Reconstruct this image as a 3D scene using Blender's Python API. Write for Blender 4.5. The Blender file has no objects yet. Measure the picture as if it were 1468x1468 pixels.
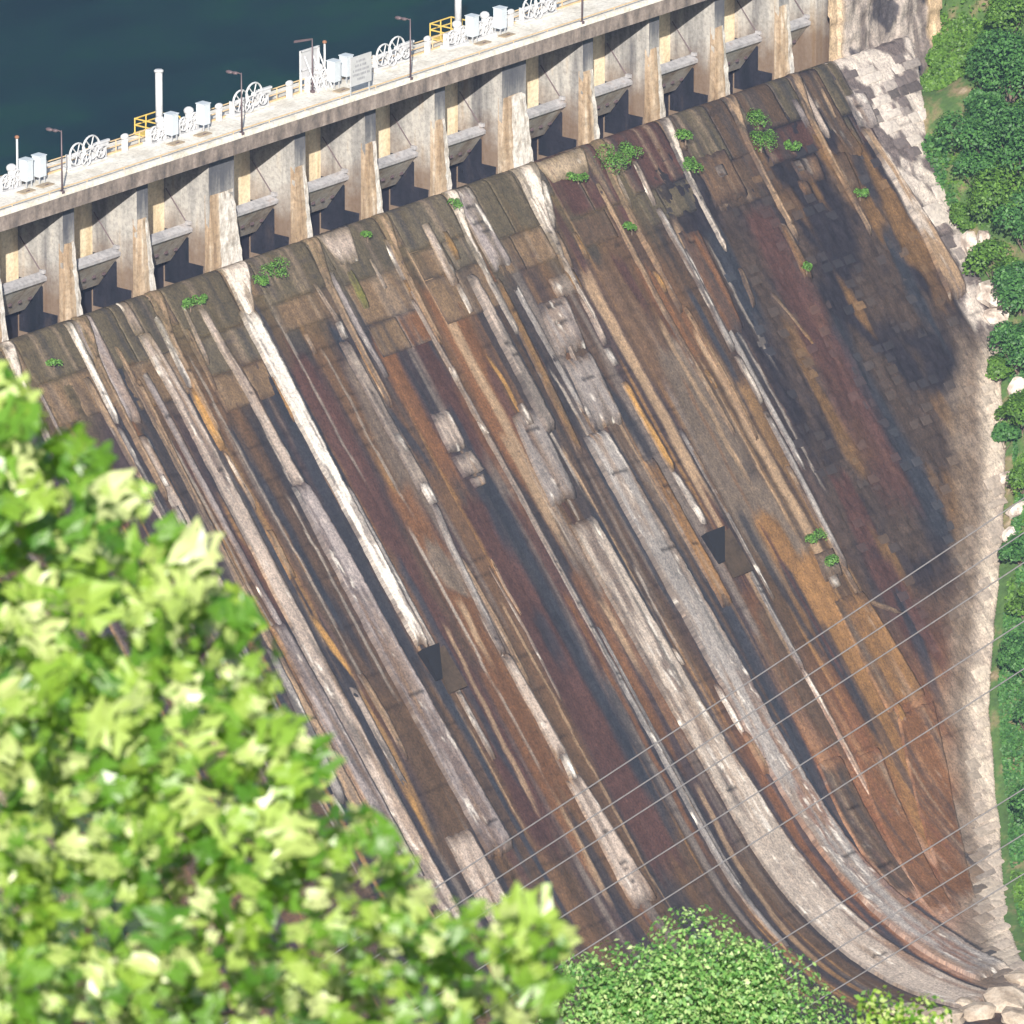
import bpy, bmesh, math, random
import numpy as np
from mathutils import Vector, Matrix

random.seed(7)
scene = bpy.context.scene
col = scene.collection

# ------------------------------------------------------------------ camera
PHI, PIT = math.radians(50.636), math.radians(18.0)
cam_d = bpy.data.cameras.new("camera")
cam = bpy.data.objects.new("camera", cam_d)
col.objects.link(cam)
CAM = Vector((-662.98970827, -558.53018816, 244.65240082))
fwd = Vector((math.sin(PHI) * math.cos(PIT), math.cos(PHI) * math.cos(PIT), -math.sin(PIT)))
rgt = Vector((math.cos(PHI), -math.sin(PHI), 0))
upv = rgt.cross(fwd)
cam.matrix_world = Matrix(((rgt.x, upv.x, -fwd.x, CAM.x), (rgt.y, upv.y, -fwd.y, CAM.y),
                           (rgt.z, upv.z, -fwd.z, CAM.z), (0, 0, 0, 1)))
cam_d.sensor_width = 36.0
cam_d.lens = 36.0 * 17.138 * 900.0 / 1468.0
cam_d.clip_start = 1.0
cam_d.clip_end = 6000.0
cam_d.dof.use_dof = True
cam_d.dof.focus_distance = 900.0
cam_d.dof.aperture_fstop = 25.0
scene.camera = cam

# ------------------------------------------------------------------ world, sun, exposure
SUN_EL = math.radians(26)
SUN_OFF = math.radians(1)           # how far the sun stands to the left of straight behind the camera
b = Vector((-math.sin(PHI), -math.cos(PHI), 0))
l = -rgt
az = b * math.cos(SUN_OFF) + l * math.sin(SUN_OFF)
to_sun = Vector((az.x * math.cos(SUN_EL), az.y * math.cos(SUN_EL), math.sin(SUN_EL)))
world = bpy.data.worlds.new("World")
scene.world = world
world.use_nodes = True
wn = world.node_tree.nodes
bg = wn["Background"]
sky = wn.new("ShaderNodeTexSky")
sky.sky_type = 'NISHITA'
sky.sun_disc = False
sky.sun_elevation = SUN_EL
sky.sun_rotation = math.atan2(az.x, az.y)
sky.dust_density = 1.5
world.node_tree.links.new(sky.outputs[0], bg.inputs[0])
bg.inputs[1].default_value = 0.09
sun_d = bpy.data.lights.new("sun", 'SUN')
sun = bpy.data.objects.new("sun", sun_d)
col.objects.link(sun)
sun_d.energy = 4.9
sun_d.angle = math.radians(0.5)
sun_d.color = (1.0, 0.95, 0.86)
sun.rotation_euler = to_sun.to_track_quat('Z', 'Y').to_euler()
sun.location = (0, 0, 300)
scene.view_settings.view_transform = 'Standard'
scene.view_settings.look = 'None'
scene.view_settings.gamma = 1.0
scene.view_settings.use_curve_mapping = False
scene.view_settings.exposure = 0.95
scene.render.engine = 'CYCLES'
scene.cycles.max_bounces = 6
scene.cycles.transparent_max_bounces = 8
scene.cycles.use_denoising = True

# ------------------------------------------------------------------ small helpers
def H(ix, iy, s):
    ix = ix.astype(np.int64); iy = iy.astype(np.int64)
    n = (ix * 374761393 + iy * 668265263 + s * 974634541) & 0x7fffffff
    n = ((n ^ (n >> 13)) * 1274126177) & 0x7fffffff
    return ((n ^ (n >> 16)) & 0xffff) / 65535.0

def vn(x, y, s=0):
    x = np.asarray(x, float); y = np.asarray(y, float)
    ix = np.floor(x); iy = np.floor(y); fx = x - ix; fy = y - iy
    fx = fx * fx * (3 - 2 * fx); fy = fy * fy * (3 - 2 * fy)
    a = H(ix, iy, s); b_ = H(ix + 1, iy, s); c = H(ix, iy + 1, s); d = H(ix + 1, iy + 1, s)
    return (a * (1 - fx) + b_ * fx) * (1 - fy) + (c * (1 - fx) + d * fx) * fy

def fbm(x, y, s=0, n=4):
    t = 0; a = 0.5; k = 1.0
    for i in range(n):
        t = t + a * vn(np.asarray(x) * k, np.asarray(y) * k, s + i * 17); a *= .5; k *= 2.03
    return t / (1 - .5 ** n)

def sst(a, b_, x):
    t = np.clip((np.asarray(x, float) - a) / (b_ - a), 0, 1)
    return t * t * (3 - 2 * t)

def mix(a, b_, t):
    t = np.asarray(t)[..., None]
    return np.asarray(a) * (1 - t) + np.asarray(b_) * t

def link(name, me, parent=None, mat=None):
    o = bpy.data.objects.new(name, me)
    col.objects.link(o)
    if parent is not None:
        o.parent = parent
    if mat is not None and me is not None and not me.materials:
        me.materials.append(mat)
    return o

def tag(o, label=None, cat=None, group=None, kind=None):
    if label: o['label'] = label
    if cat: o['category'] = cat
    if group: o['group'] = group
    if kind: o['kind'] = kind
    return o

def empty(name, loc=(0, 0, 0), rz=0):
    o = link(name, None)
    o.location = loc; o.rotation_euler = (0, 0, rz)
    o.empty_display_size = .3
    return o

def np_mesh(name, P, quads, rgb=None, uv=None, smooth=False):
    P = np.asarray(P, np.float32).reshape(-1, 3); quads = np.asarray(quads, np.int32)
    k = quads.shape[1]
    me = bpy.data.meshes.new(name)
    me.vertices.add(len(P)); me.vertices.foreach_set('co', P.ravel())
    me.loops.add(quads.size); me.loops.foreach_set('vertex_index', quads.ravel())
    me.polygons.add(len(quads))
    me.polygons.foreach_set('loop_start', np.arange(0, quads.size, k, dtype=np.int32))
    me.polygons.foreach_set('loop_total', np.full(len(quads), k, np.int32))
    if smooth: me.polygons.foreach_set('use_smooth', np.ones(len(quads), bool))
    if rgb is not None:
        rgb = np.asarray(rgb, np.float32).reshape(-1, 3)
        a = me.color_attributes.new('Col', 'FLOAT_COLOR', 'POINT')
        a.data.foreach_set('color', np.c_[rgb, np.ones(len(rgb), np.float32)].astype(np.float32).ravel())
    if uv is not None:
        l_ = me.uv_layers.new(name='UVMap')
        l_.data.foreach_set('uv', np.asarray(uv, np.float32).reshape(-1, 2)[quads.ravel()].ravel())
    me.update(); me.validate()
    return me

def grid_quads(nr, nc):
    i = np.arange(nr * nc).reshape(nr, nc)
    return np.stack([i[:-1, :-1], i[1:, :-1], i[1:, 1:], i[:-1, 1:]], -1).reshape(-1, 4)

class MB:
    """collects simple shapes for ONE mesh object"""
    def __init__(s): s.bm = bmesh.new()
    def box(s, c, d, rot=None):
        m = Matrix.Translation(Vector(c))
        if rot is not None: m = m @ rot
        bmesh.ops.create_cube(s.bm, size=1, matrix=m @ Matrix.Diagonal((d[0], d[1], d[2], 1)))
        return s
    def hexa(s, p):      # 8 points: 4 bottom loop, 4 top loop
        v = [s.bm.verts.new(q) for q in p]
        for f in ((3, 2, 1, 0), (4, 5, 6, 7), (0, 1, 5, 4), (1, 2, 6, 5), (2, 3, 7, 6), (3, 0, 4, 7)):
            s.bm.faces.new([v[i] for i in f])
        return s
    def tube(s, pts, r, n=6):
        pts = [Vector(p) for p in pts]
        rings = []
        for i, p in enumerate(pts):
            t = (pts[min(i + 1, len(pts) - 1)] - pts[max(i - 1, 0)]).normalized()
            a = t.orthogonal().normalized() if abs(t.z) > .99 else t.cross(Vector((0, 0, 1))).normalized()
            c = t.cross(a)
            rr = r[i] if isinstance(r, (list, tuple)) else r
            rings.append([s.bm.verts.new(p + (a * math.cos(2 * math.pi * k / n) + c * math.sin(2 * math.pi * k / n)) * rr) for k in range(n)])
        for x, y in zip(rings, rings[1:]):
            for k in range(n):
                s.bm.faces.new((x[k], x[(k + 1) % n], y[(k + 1) % n], y[k]))
        s.bm.faces.new(rings[0][::-1]); s.bm.faces.new(rings[-1])
        return s
    def ring(s, c, ax, R, r, n=16, m=5):   # torus
        c = Vector(c); ax = Vector(ax).normalized(); a = ax.orthogonal().normalized(); b_ = ax.cross(a)
        vs = []
        for i in range(n):
            t = 2 * math.pi * i / n; d = a * math.cos(t) + b_ * math.sin(t)
            vs.append([s.bm.verts.new(c + d * (R + r * math.cos(2 * math.pi * j / m)) + ax * r * 1.6 * math.sin(2 * math.pi * j / m)) for j in range(m)])
        for i in range(n):
            for j in range(m):
                s.bm.faces.new((vs[i][j], vs[(i + 1) % n][j], vs[(i + 1) % n][(j + 1) % m], vs[i][(j + 1) % m]))
        return s
    def ball(s, c, r, sub=2, sc=(1, 1, 1)):
        bmesh.ops.create_icosphere(s.bm, subdivisions=sub, radius=r, matrix=Matrix.Translation(Vector(c)) @ Matrix.Diagonal((*sc, 1)))
        return s
    def bevel(s, w=.02, seg=1):
        bmesh.ops.bevel(s.bm, geom=s.bm.edges[:], offset=w, segments=seg, affect='EDGES', profile=.5)
        return s
    def mesh(s, name, mat=None, smooth=False):
        bmesh.ops.recalc_face_normals(s.bm, faces=s.bm.faces[:])
        me = bpy.data.meshes.new(name); s.bm.to_mesh(me); s.bm.free()
        if smooth:
            for p in me.polygons: p.use_smooth = True
        if mat: me.materials.append(mat)
        return me
    def build(s, name, mat=None, parent=None, smooth=False):
        return link(name, s.mesh(name, mat, smooth), parent)

def copy_tree(o, parent=None):
    c = o.copy(); col.objects.link(c); c.parent = parent
    for ch in list(o.children): copy_tree(ch, c)
    return c

# ------------------------------------------------------------------ materials
def nodes(name):
    m = bpy.data.materials.new(name); m.use_nodes = True
    n = m.node_tree.nodes; L = m.node_tree.links
    return m, n, L, n["Principled BSDF"]

def nz(n, L, vec, scale, detail=4, rough=.55):
    t = n.new("ShaderNodeTexNoise"); t.inputs['Scale'].default_value = scale
    t.inputs['Detail'].default_value = detail; t.inputs['Roughness'].default_value = rough
    L.new(vec, t.inputs['Vector']); return t

def mapping(n, L, src, sc):
    m = n.new("ShaderNodeMapping"); m.inputs['Scale'].default_value = sc; L.new(src, m.inputs['Vector']); return m.outputs[0]

def ramp(n, L, fac, stops):
    r = n.new("ShaderNodeValToRGB"); e = r.color_ramp.elements
    while len(e) < len(stops): e.new(.5)
    for el, (p, c) in zip(e, stops):
        el.position = p; el.color = (*c, 1) if len(c) == 3 else c
    L.new(fac, r.inputs[0]); return r.outputs[0]

def mul(n, L, a, b_, f=1.0, mode='MULTIPLY'):
    m = n.new("ShaderNodeMix"); m.data_type = 'RGBA'; m.blend_type = mode
    m.inputs[0].default_value = f
    L.new(a, m.inputs[6]); L.new(b_, m.inputs[7]); return m.outputs[2]

def bump(n, L, bs, h, strength=.4, dist=.1):
    b_ = n.new("ShaderNodeBump"); b_.inputs['Strength'].default_value = strength; b_.inputs['Distance'].default_value = dist
    L.new(h, b_.inputs['Height']); L.new(b_.outputs[0], bs.inputs['Normal'])

def mat_face():
    m, n, L, bs = nodes("weathered_spillway_concrete")
    at = n.new("ShaderNodeAttribute"); at.attribute_name = 'Col'
    uv = n.new("ShaderNodeUVMap"); uv.uv_map = 'UVMap'
    s1 = nz(n, L, mapping(n, L, uv.outputs[0], (2.0, .10, 1)), 1.0, 5, .65)
    s2 = nz(n, L, mapping(n, L, uv.outputs[0], (5.0, 1.1, 1)), 1.0, 4, .65)
    s3 = nz(n, L, mapping(n, L, uv.outputs[0], (1.5, 1.1, 1)), 1.0, 7, .8)
    c = mul(n, L, at.outputs[0], ramp(n, L, s1.outputs[0], [(.28, (.84, .83, .83)), (.5, (1, 1, 1)), (.72, (1.14, 1.12, 1.1))]))
    c = mul(n, L, c, ramp(n, L, s2.outputs[0], [(.3, (.88, .87, .87)), (.52, (1, 1, 1)), (.72, (1.14, 1.13, 1.11))]))
    c = mul(n, L, c, ramp(n, L, s3.outputs[0], [(.28, (.55, .56, .58)), (.5, (1, 1, 1)), (.74, (1.5, 1.46, 1.4))]))
    s4 = nz(n, L, mapping(n, L, uv.outputs[0], (5.5, 4.5, 1)), 1.0, 3, .7)
    c = mul(n, L, c, ramp(n, L, s4.outputs[0], [(.30, (.55, .55, .57)), (.5, (1, 1, 1)), (.66, (1.3, 1.28, 1.25)), (.74, (2.1, 2.0, 1.9))]))
    L.new(c, bs.inputs['Base Color'])
    bs.inputs['Roughness'].default_value = .85
    bs.inputs['Specular IOR Level'].default_value = .25
    bump(n, L, bs, s3.outputs[0], .5, .12)
    return m

def mat_pos(name, stops, scale=(1, 1, .15), rough=.85, freq=.8, grain=True, bstr=.3, spec=.3):
    m, n, L, bs = nodes(name)
    g = n.new("ShaderNodeNewGeometry")
    s1 = nz(n, L, mapping(n, L, g.outputs['Position'], scale), freq, 5, .6)
    c = ramp(n, L, s1.outputs[0], stops)
    if grain:
        s2 = nz(n, L, g.outputs['Position'], 3.0, 5, .7)
        c = mul(n, L, c, ramp(n, L, s2.outputs[0], [(.3, (.68, .67, .66)), (.5, (1, 1, 1)), (.72, (1.25, 1.24, 1.22))]))
        bump(n, L, bs, s2.outputs[0], bstr, .1)
    L.new(c, bs.inputs['Base Color']); bs.inputs['Roughness'].default_value = rough
    bs.inputs['Specular IOR Level'].default_value = spec
    return m

def stain_below(m, z0, z1, c):
    n = m.node_tree.nodes; L = m.node_tree.links; bs = n["Principled BSDF"]
    g = n.new("ShaderNodeNewGeometry"); sp = n.new("ShaderNodeSeparateXYZ"); L.new(g.outputs['Position'], sp.inputs[0])
    w = nz(n, L, g.outputs['Position'], .5, 4, .6)
    ad = n.new("ShaderNodeMath"); ad.operation = 'MULTIPLY_ADD'; L.new(w.outputs[0], ad.inputs[0]); ad.inputs[1].default_value = 5.0; L.new(sp.outputs[2], ad.inputs[2])
    mr = n.new("ShaderNodeMapRange"); L.new(ad.outputs[0], mr.inputs[0]); mr.inputs[1].default_value = z0 + 2.5; mr.inputs[2].default_value = z1 + 2.5
    src = bs.inputs['Base Color'].links[0].from_socket
    mx = n.new("ShaderNodeMix"); mx.data_type = 'RGBA'; L.new(mr.outputs[0], mx.inputs[0]); L.new(src, mx.inputs[6]); mx.inputs[7].default_value = (*c, 1)
    mm = n.new("ShaderNodeMix"); mm.data_type = 'RGBA'; mm.inputs[0].default_value = .8; L.new(src, mm.inputs[6]); L.new(mx.outputs[2], mm.inputs[7])
    L.new(mm.outputs[2], bs.inputs['Base Color'])

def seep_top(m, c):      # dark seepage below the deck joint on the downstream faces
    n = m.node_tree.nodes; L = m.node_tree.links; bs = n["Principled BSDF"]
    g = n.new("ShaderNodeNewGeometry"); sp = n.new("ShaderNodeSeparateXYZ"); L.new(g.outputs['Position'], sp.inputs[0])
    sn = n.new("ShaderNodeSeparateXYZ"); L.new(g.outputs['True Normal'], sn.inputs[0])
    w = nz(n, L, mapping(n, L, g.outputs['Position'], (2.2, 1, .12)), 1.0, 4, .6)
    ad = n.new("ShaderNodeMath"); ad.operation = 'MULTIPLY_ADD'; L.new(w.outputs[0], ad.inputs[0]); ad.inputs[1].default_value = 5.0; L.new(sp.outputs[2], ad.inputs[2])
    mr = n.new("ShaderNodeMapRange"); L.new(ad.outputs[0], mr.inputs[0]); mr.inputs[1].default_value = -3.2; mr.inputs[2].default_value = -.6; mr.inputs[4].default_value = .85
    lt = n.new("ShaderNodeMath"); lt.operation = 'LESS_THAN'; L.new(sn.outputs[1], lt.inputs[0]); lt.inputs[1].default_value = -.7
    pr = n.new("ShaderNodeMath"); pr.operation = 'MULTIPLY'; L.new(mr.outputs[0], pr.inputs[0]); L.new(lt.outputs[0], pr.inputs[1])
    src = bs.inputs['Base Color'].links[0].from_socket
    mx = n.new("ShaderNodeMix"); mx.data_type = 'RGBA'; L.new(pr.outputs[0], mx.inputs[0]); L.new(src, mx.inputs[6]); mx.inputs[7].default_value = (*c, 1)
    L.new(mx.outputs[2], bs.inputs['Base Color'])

def mat_object_stone(name):      # takes each stone's own colour
    m, n, L, bs = nodes(name)
    oi = n.new("ShaderNodeObjectInfo"); g = n.new("ShaderNodeNewGeometry")
    s2 = nz(n, L, g.outputs['Position'], 3.0, 5, .7)
    c = mul(n, L, oi.outputs['Color'], ramp(n, L, s2.outputs[0], [(.3, (.62, .62, .63)), (.5, (1, 1, 1)), (.72, (1.35, 1.32, 1.28))]))
    bump(n, L, bs, s2.outputs[0], .5, .1)
    L.new(c, bs.inputs['Base Color']); bs.inputs['Roughness'].default_value = .9
    return m

def mat_plain(name, c, rough=.5, metal=0.0, var=.15):
    m, n, L, bs = nodes(name)
    g = n.new("ShaderNodeNewGeometry")
    s = nz(n, L, g.outputs['Position'], 2.3, 4, .6)
    lo = tuple(x * (1 - var) for x in c); hi = tuple(min(1, x * (1 + var)) for x in c)
    L.new(ramp(n, L, s.outputs[0], [(.3, lo), (.7, hi)]), bs.inputs['Base Color'])
    bs.inputs['Roughness'].default_value = rough; bs.inputs['Metallic'].default_value = metal
    return m

def mat_leaf(name, c, t, tw=.4, rough=.4, spec=.5, var=.25, stops=None):
    m, n, L, bs = nodes(name)
    oi = n.new("ShaderNodeObjectInfo"); g = n.new("ShaderNodeNewGeometry")
    add = n.new("ShaderNodeMath"); add.operation = 'ADD'
    L.new(g.outputs['Random Per Island'], add.inputs[0]); L.new(oi.outputs['Random'], add.inputs[1])
    fr = n.new("ShaderNodeMath"); fr.operation = 'FRACT'; L.new(add.outputs[0], fr.inputs[0])
    lo = tuple(x * (1 - var) for x in c); hi = (min(1, c[0] * (1 + var * 1.6)), min(1, c[1] * (1 + var)), c[2])
    L.new(ramp(n, L, fr.outputs[0], stops or [(0, lo), (1, hi)]), bs.inputs['Base Color'])
    bs.inputs['Roughness'].default_value = rough; bs.inputs['Specular IOR Level'].default_value = spec
    tr = n.new("ShaderNodeBsdfTranslucent"); tr.inputs[0].default_value = (*t, 1)
    mx = n.new("ShaderNodeMixShader"); mx.inputs[0].default_value = tw
    L.new(bs.outputs[0], mx.inputs[1]); L.new(tr.outputs[0], mx.inputs[2])
    L.new(mx.outputs[0], n["Material Output"].inputs[0])
    return m

M = {}
M['face'] = mat_face()
M['deck'] = mat_pos("bleached_deck_concrete", [(.3, (.47, .43, .36)), (.5, (.62, .585, .52)), (.7, (.70, .67, .61))], (1, 1, 1), .8, .5)
M['fascia'] = mat_pos("stained_fascia_concrete", [(.28, (.045, .042, .048)), (.44, (.14, .115, .10)), (.6, (.24, .195, .17)), (.8, (.38, .335, .30))], (1, 1, .35), .85, .7)
M['pier'] = mat_pos("streaked_pier_concrete", [(.27, (.075, .072, .08)), (.43, (.24, .23, .22)), (.58, (.38, .36, .335)), (.75, (.30, .23, .15))], (.8, .8, .10), .85, .75)
M['nose'] = mat_pos("pale_pier_nose_concrete", [(.25, (.12, .08, .05)), (.42, (.27, .19, .12)), (.58, (.36, .275, .195)), (.74, (.50, .44, .37))], (1.4, 1.4, .12), .85, 1.1)
M['nose_white'] = mat_pos("flaking_white_nose_concrete", [(.25, (.20, .165, .14)), (.42, (.40, .355, .31)), (.58, (.60, .56, .52)), (.75, (.22, .20, .20))], (1.8, 1.8, .5), .85, 1.2, bstr=.6)
M['drain_floor'] = mat_pos('mossy_drain_floor', [(.3, (.025, .018, .012)), (.6, (.05, .034, .022))], (1, 1, 1), .9, .6)
M['wet_shade'] = mat_pos("wet_shade_black", [(.3, (.010, .012, .016)), (.6, (.022, .022, .030)), (.8, (.05, .04, .035))], (1, 1, .3), .5, .8)  # near-black for painted shade under the gates and the wet pier foot
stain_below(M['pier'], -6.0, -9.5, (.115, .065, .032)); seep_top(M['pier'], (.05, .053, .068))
M['gate'] = mat_pos("rust_streaked_gate_steel", [(.3, (.20, .15, .11)), (.5, (.33, .29, .24)), (.7, (.38, .36, .33))], (1, 1, .2), .6, .8)
M['gate_beam'] = mat_pos("grey_gate_beam_paint", [(.3, (.24, .235, .245)), (.6, (.34, .33, .34)), (.8, (.26, .19, .15))], (1, 1, 1), .5, .7, bstr=.1)
M['gate_pale'] = mat_pos("cream_gate_paint", [(.3, (.40, .30, .18)), (.5, (.60, .50, .34)), (.7, (.66, .58, .44))], (1, 1, .2), .6, .7, bstr=.1)
M['gate_dark'] = mat_plain("gate_opening_black", (.012, .012, .018), .5)
M['white'] = mat_plain("white_machine_paint", (.46, .46, .47), .45)
M['cab'] = mat_plain("pale_cabinet_paint", (.46, .50, .54), .4, 0, .06)
M['rail'] = mat_plain("tan_rail_pipe", (.50, .36, .20), .5)
M['yellow'] = mat_plain("yellow_safety_paint", (.52, .37, .09), .5)
M['pole'] = mat_plain("brown_lamp_metal", (.10, .07, .075), .5)
M['rust'] = mat_plain("rusty_iron", (.22, .10, .05), .7)
M['steel'] = mat_plain("galvanised_steel", (.42, .43, .45), .45, .3)
M['sign'] = mat_plain("grey_sign_board", (.42, .42, .43), .5, 0, .08)
M['ink'] = mat_plain("faded_sign_lettering", (.25, .25, .27), .6)
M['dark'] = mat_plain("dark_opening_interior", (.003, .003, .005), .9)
M['hatch'] = mat_plain("rusty_hatch_plate", (.28, .22, .15), .7)
M['wire'] = mat_plain("dull_grey_cable", (.24, .22, .21), .6)
M['rock'] = mat_pos("pale_abutment_rock", [(.25, (.15, .12, .11)), (.42, (.34, .28, .24)), (.6, (.54, .48, .43)), (.78, (.72, .68, .64))], (1, 1, 1), .85, .9, bstr=.6)
M['rock_tan'] = mat_pos("tan_abutment_rock", [(.25, (.13, .10, .08)), (.42, (.29, .23, .175)), (.6, (.42, .35, .28)), (.8, (.56, .50, .43))], (1, 1, 1), .85, .5, bstr=.6)
M['soil'] = mat_pos("scrubby_bank_soil", [(.3, (.035, .07, .02)), (.5, (.06, .11, .03)), (.62, (.16, .13, .07)), (.75, (.34, .27, .2))], (1, 1, 1), .95, .35, bstr=.6)
M['hill'] = mat_pos("wooded_hillside", [(.3, (.006, .02, .012)), (.5, (.015, .036, .016)), (.7, (.03, .055, .02))], (1, 1, 1), .95, .12)
M['bark'] = mat_pos("grey_brown_bark", [(.3, (.07, .05, .04)), (.6, (.16, .12, .09))], (6, 6, 1), .9, 2.0)
POP = [(0, (.04, .13, .012)), (.28, (.11, .24, .025)), (.55, (.23, .36, .045)), (.78, (.35, .45, .12)), (1, (.49, .54, .25))]
M['poplar'] = mat_leaf("poplar_leaf", (.20, .30, .07), (.36, .56, .03), .30, .35, .6, stops=POP)
M['poplar_small'] = mat_leaf("young_poplar_leaf", (.17, .27, .06), (.34, .54, .04), .34, .4, .5, stops=POP)
M['bushleaf'] = mat_leaf("round_crown_leaf", (.11, .20, .05), (.20, .34, .05), .3, .45, .4, stops=[(0, (.05, .16, .035)), (.5, (.16, .33, .08)), (.8, (.30, .46, .15)), (1, (.46, .56, .25))])
M['bank_leaf'] = mat_leaf("bank_shrub_leaf", (.05, .145, .045), (.08, .26, .05), .25, .5, .3, .4)
M['bank_leaf_light'] = mat_leaf("light_bank_leaf", (.07, .16, .03), (.12, .28, .03), .25, .5, .3, .4)
M['weed'] = mat_leaf("weed_leaf", (.09, .22, .05), (.16, .36, .05), .3, .5, .3, .4)

def mat_water():
    m, n, L, bs = nodes("deep_reservoir_water")
    g = n.new("ShaderNodeNewGeometry")
    s = nz(n, L, mapping(n, L, g.outputs['Position'], (.06, .10, 1)), 1.0, 5, .7)
    L.new(ramp(n, L, s.outputs[0], [(.34, (.0005, .011, .026)), (.5, (.002, .019, .031)), (.68, (.004, .034, .030))]), bs.inputs['Base Color'])
    bs.inputs['Roughness'].default_value = .12
    bs.inputs['IOR'].default_value = 1.33; bs.inputs['Specular IOR Level'].default_value = .3
    w = nz(n, L, mapping(n, L, g.outputs['Position'], (.5, 1.1, 1)), 1.0, 4, .6)
    bump(n, L, bs, w.outputs[0], .08, .3)
    return m
M['water'] = mat_water()

# ------------------------------------------------------------------ shape of the spillway
TH = math.atan(1.285)
def make_profile(Yc=0.55, Zc=-11.15, R1=0.8, Zt=-58.5, R2=27.0, ds=.1, flat=14):
    pts = []; N = 30; y, z = Yc, Zc
    for i in range(N):
        a = min((i + .5) * ds / R1, math.radians(60)); y += ds * math.cos(a); z -= ds * math.sin(a); pts.insert(0, (y, z))
    for i in range(0, int(R1 * TH / ds) + 1):
        a = i * ds / R1; pts.append((Yc - R1 * math.sin(a), Zc - R1 * (1 - math.cos(a))))
    y, z = pts[-1]
    while z > Zt: y -= ds * math.cos(TH); z -= ds * math.sin(TH); pts.append((y, z))
    s = 0
    while s < R2 * TH: a = TH - s / R2; s += ds; y -= ds * math.cos(a); z -= ds * math.sin(a); pts.append((y, z))
    for i in range(int(flat / ds)): y -= ds; pts.append((y, z))
    return np.array(pts), -N * ds
PR, V0 = make_profile()
VS = V0 + np.r_[0, np.cumsum(np.hypot(*np.diff(PR, axis=0).T))]
_t = np.gradient(PR, axis=0); _t /= np.hypot(_t[:, 0], _t[:, 1])[:, None]
NRM = np.c_[_t[:, 1], -_t[:, 0]]            # outward (downstream, up)
def face_pt(u, v, h=0.0):
    u, v, h = np.broadcast_arrays(np.asarray(u, float), np.asarray(v, float), np.asarray(h, float))
    y = np.interp(v, VS, PR[:, 0]) + h * np.interp(v, VS, NRM[:, 0])
    z = np.interp(v, VS, PR[:, 1]) + h * np.interp(v, VS, NRM[:, 1])
    return np.stack([u, y, z], -1)
EV = [-3, 3, 9, 14, 21, 24, 28, 32.7, 38, 43.7, 49.2, 57.3, 62.8, 68.4, 74.6, 82.8, 88.3, 100]
EU = [75, 73, 69.8, 68.6, 68, 65.5, 62.5, 58.6, 55, 50.2, 45, 37.1, 32.3, 26.6, 19.4, 11.2, 7.6, 2]
def edge_u(v): return np.interp(v, EV, EU)
def edge_band(v): return edge_u(v) + 3.0 * sst(22, 28, v) + 2.6 * sst(55, 74, v)      # outer side of the stone edging
BX = [-40, 7.6, 13.2, 16.8, 25, 31.6, 36.2, 40.3, 48, 53.2, 58, 61.6, 65.2, 68, 71, 79, 92, 120, 170, 260]
_bz = [float(face_pt(0, v)[2]) for v in (100, 100, 88.3, 82.8, 74.6, 68.4, 62.8, 57.3, 49.2, 43.7, 38, 32.7, 28)]
BZ = [_bz[0] - .6] + [z - .3 for z in _bz[1:]] + [-20.0, -16.5, -13, 4, 26, 60, 120]
def bank_z(x): return np.interp(x, BX, BZ)

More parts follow.
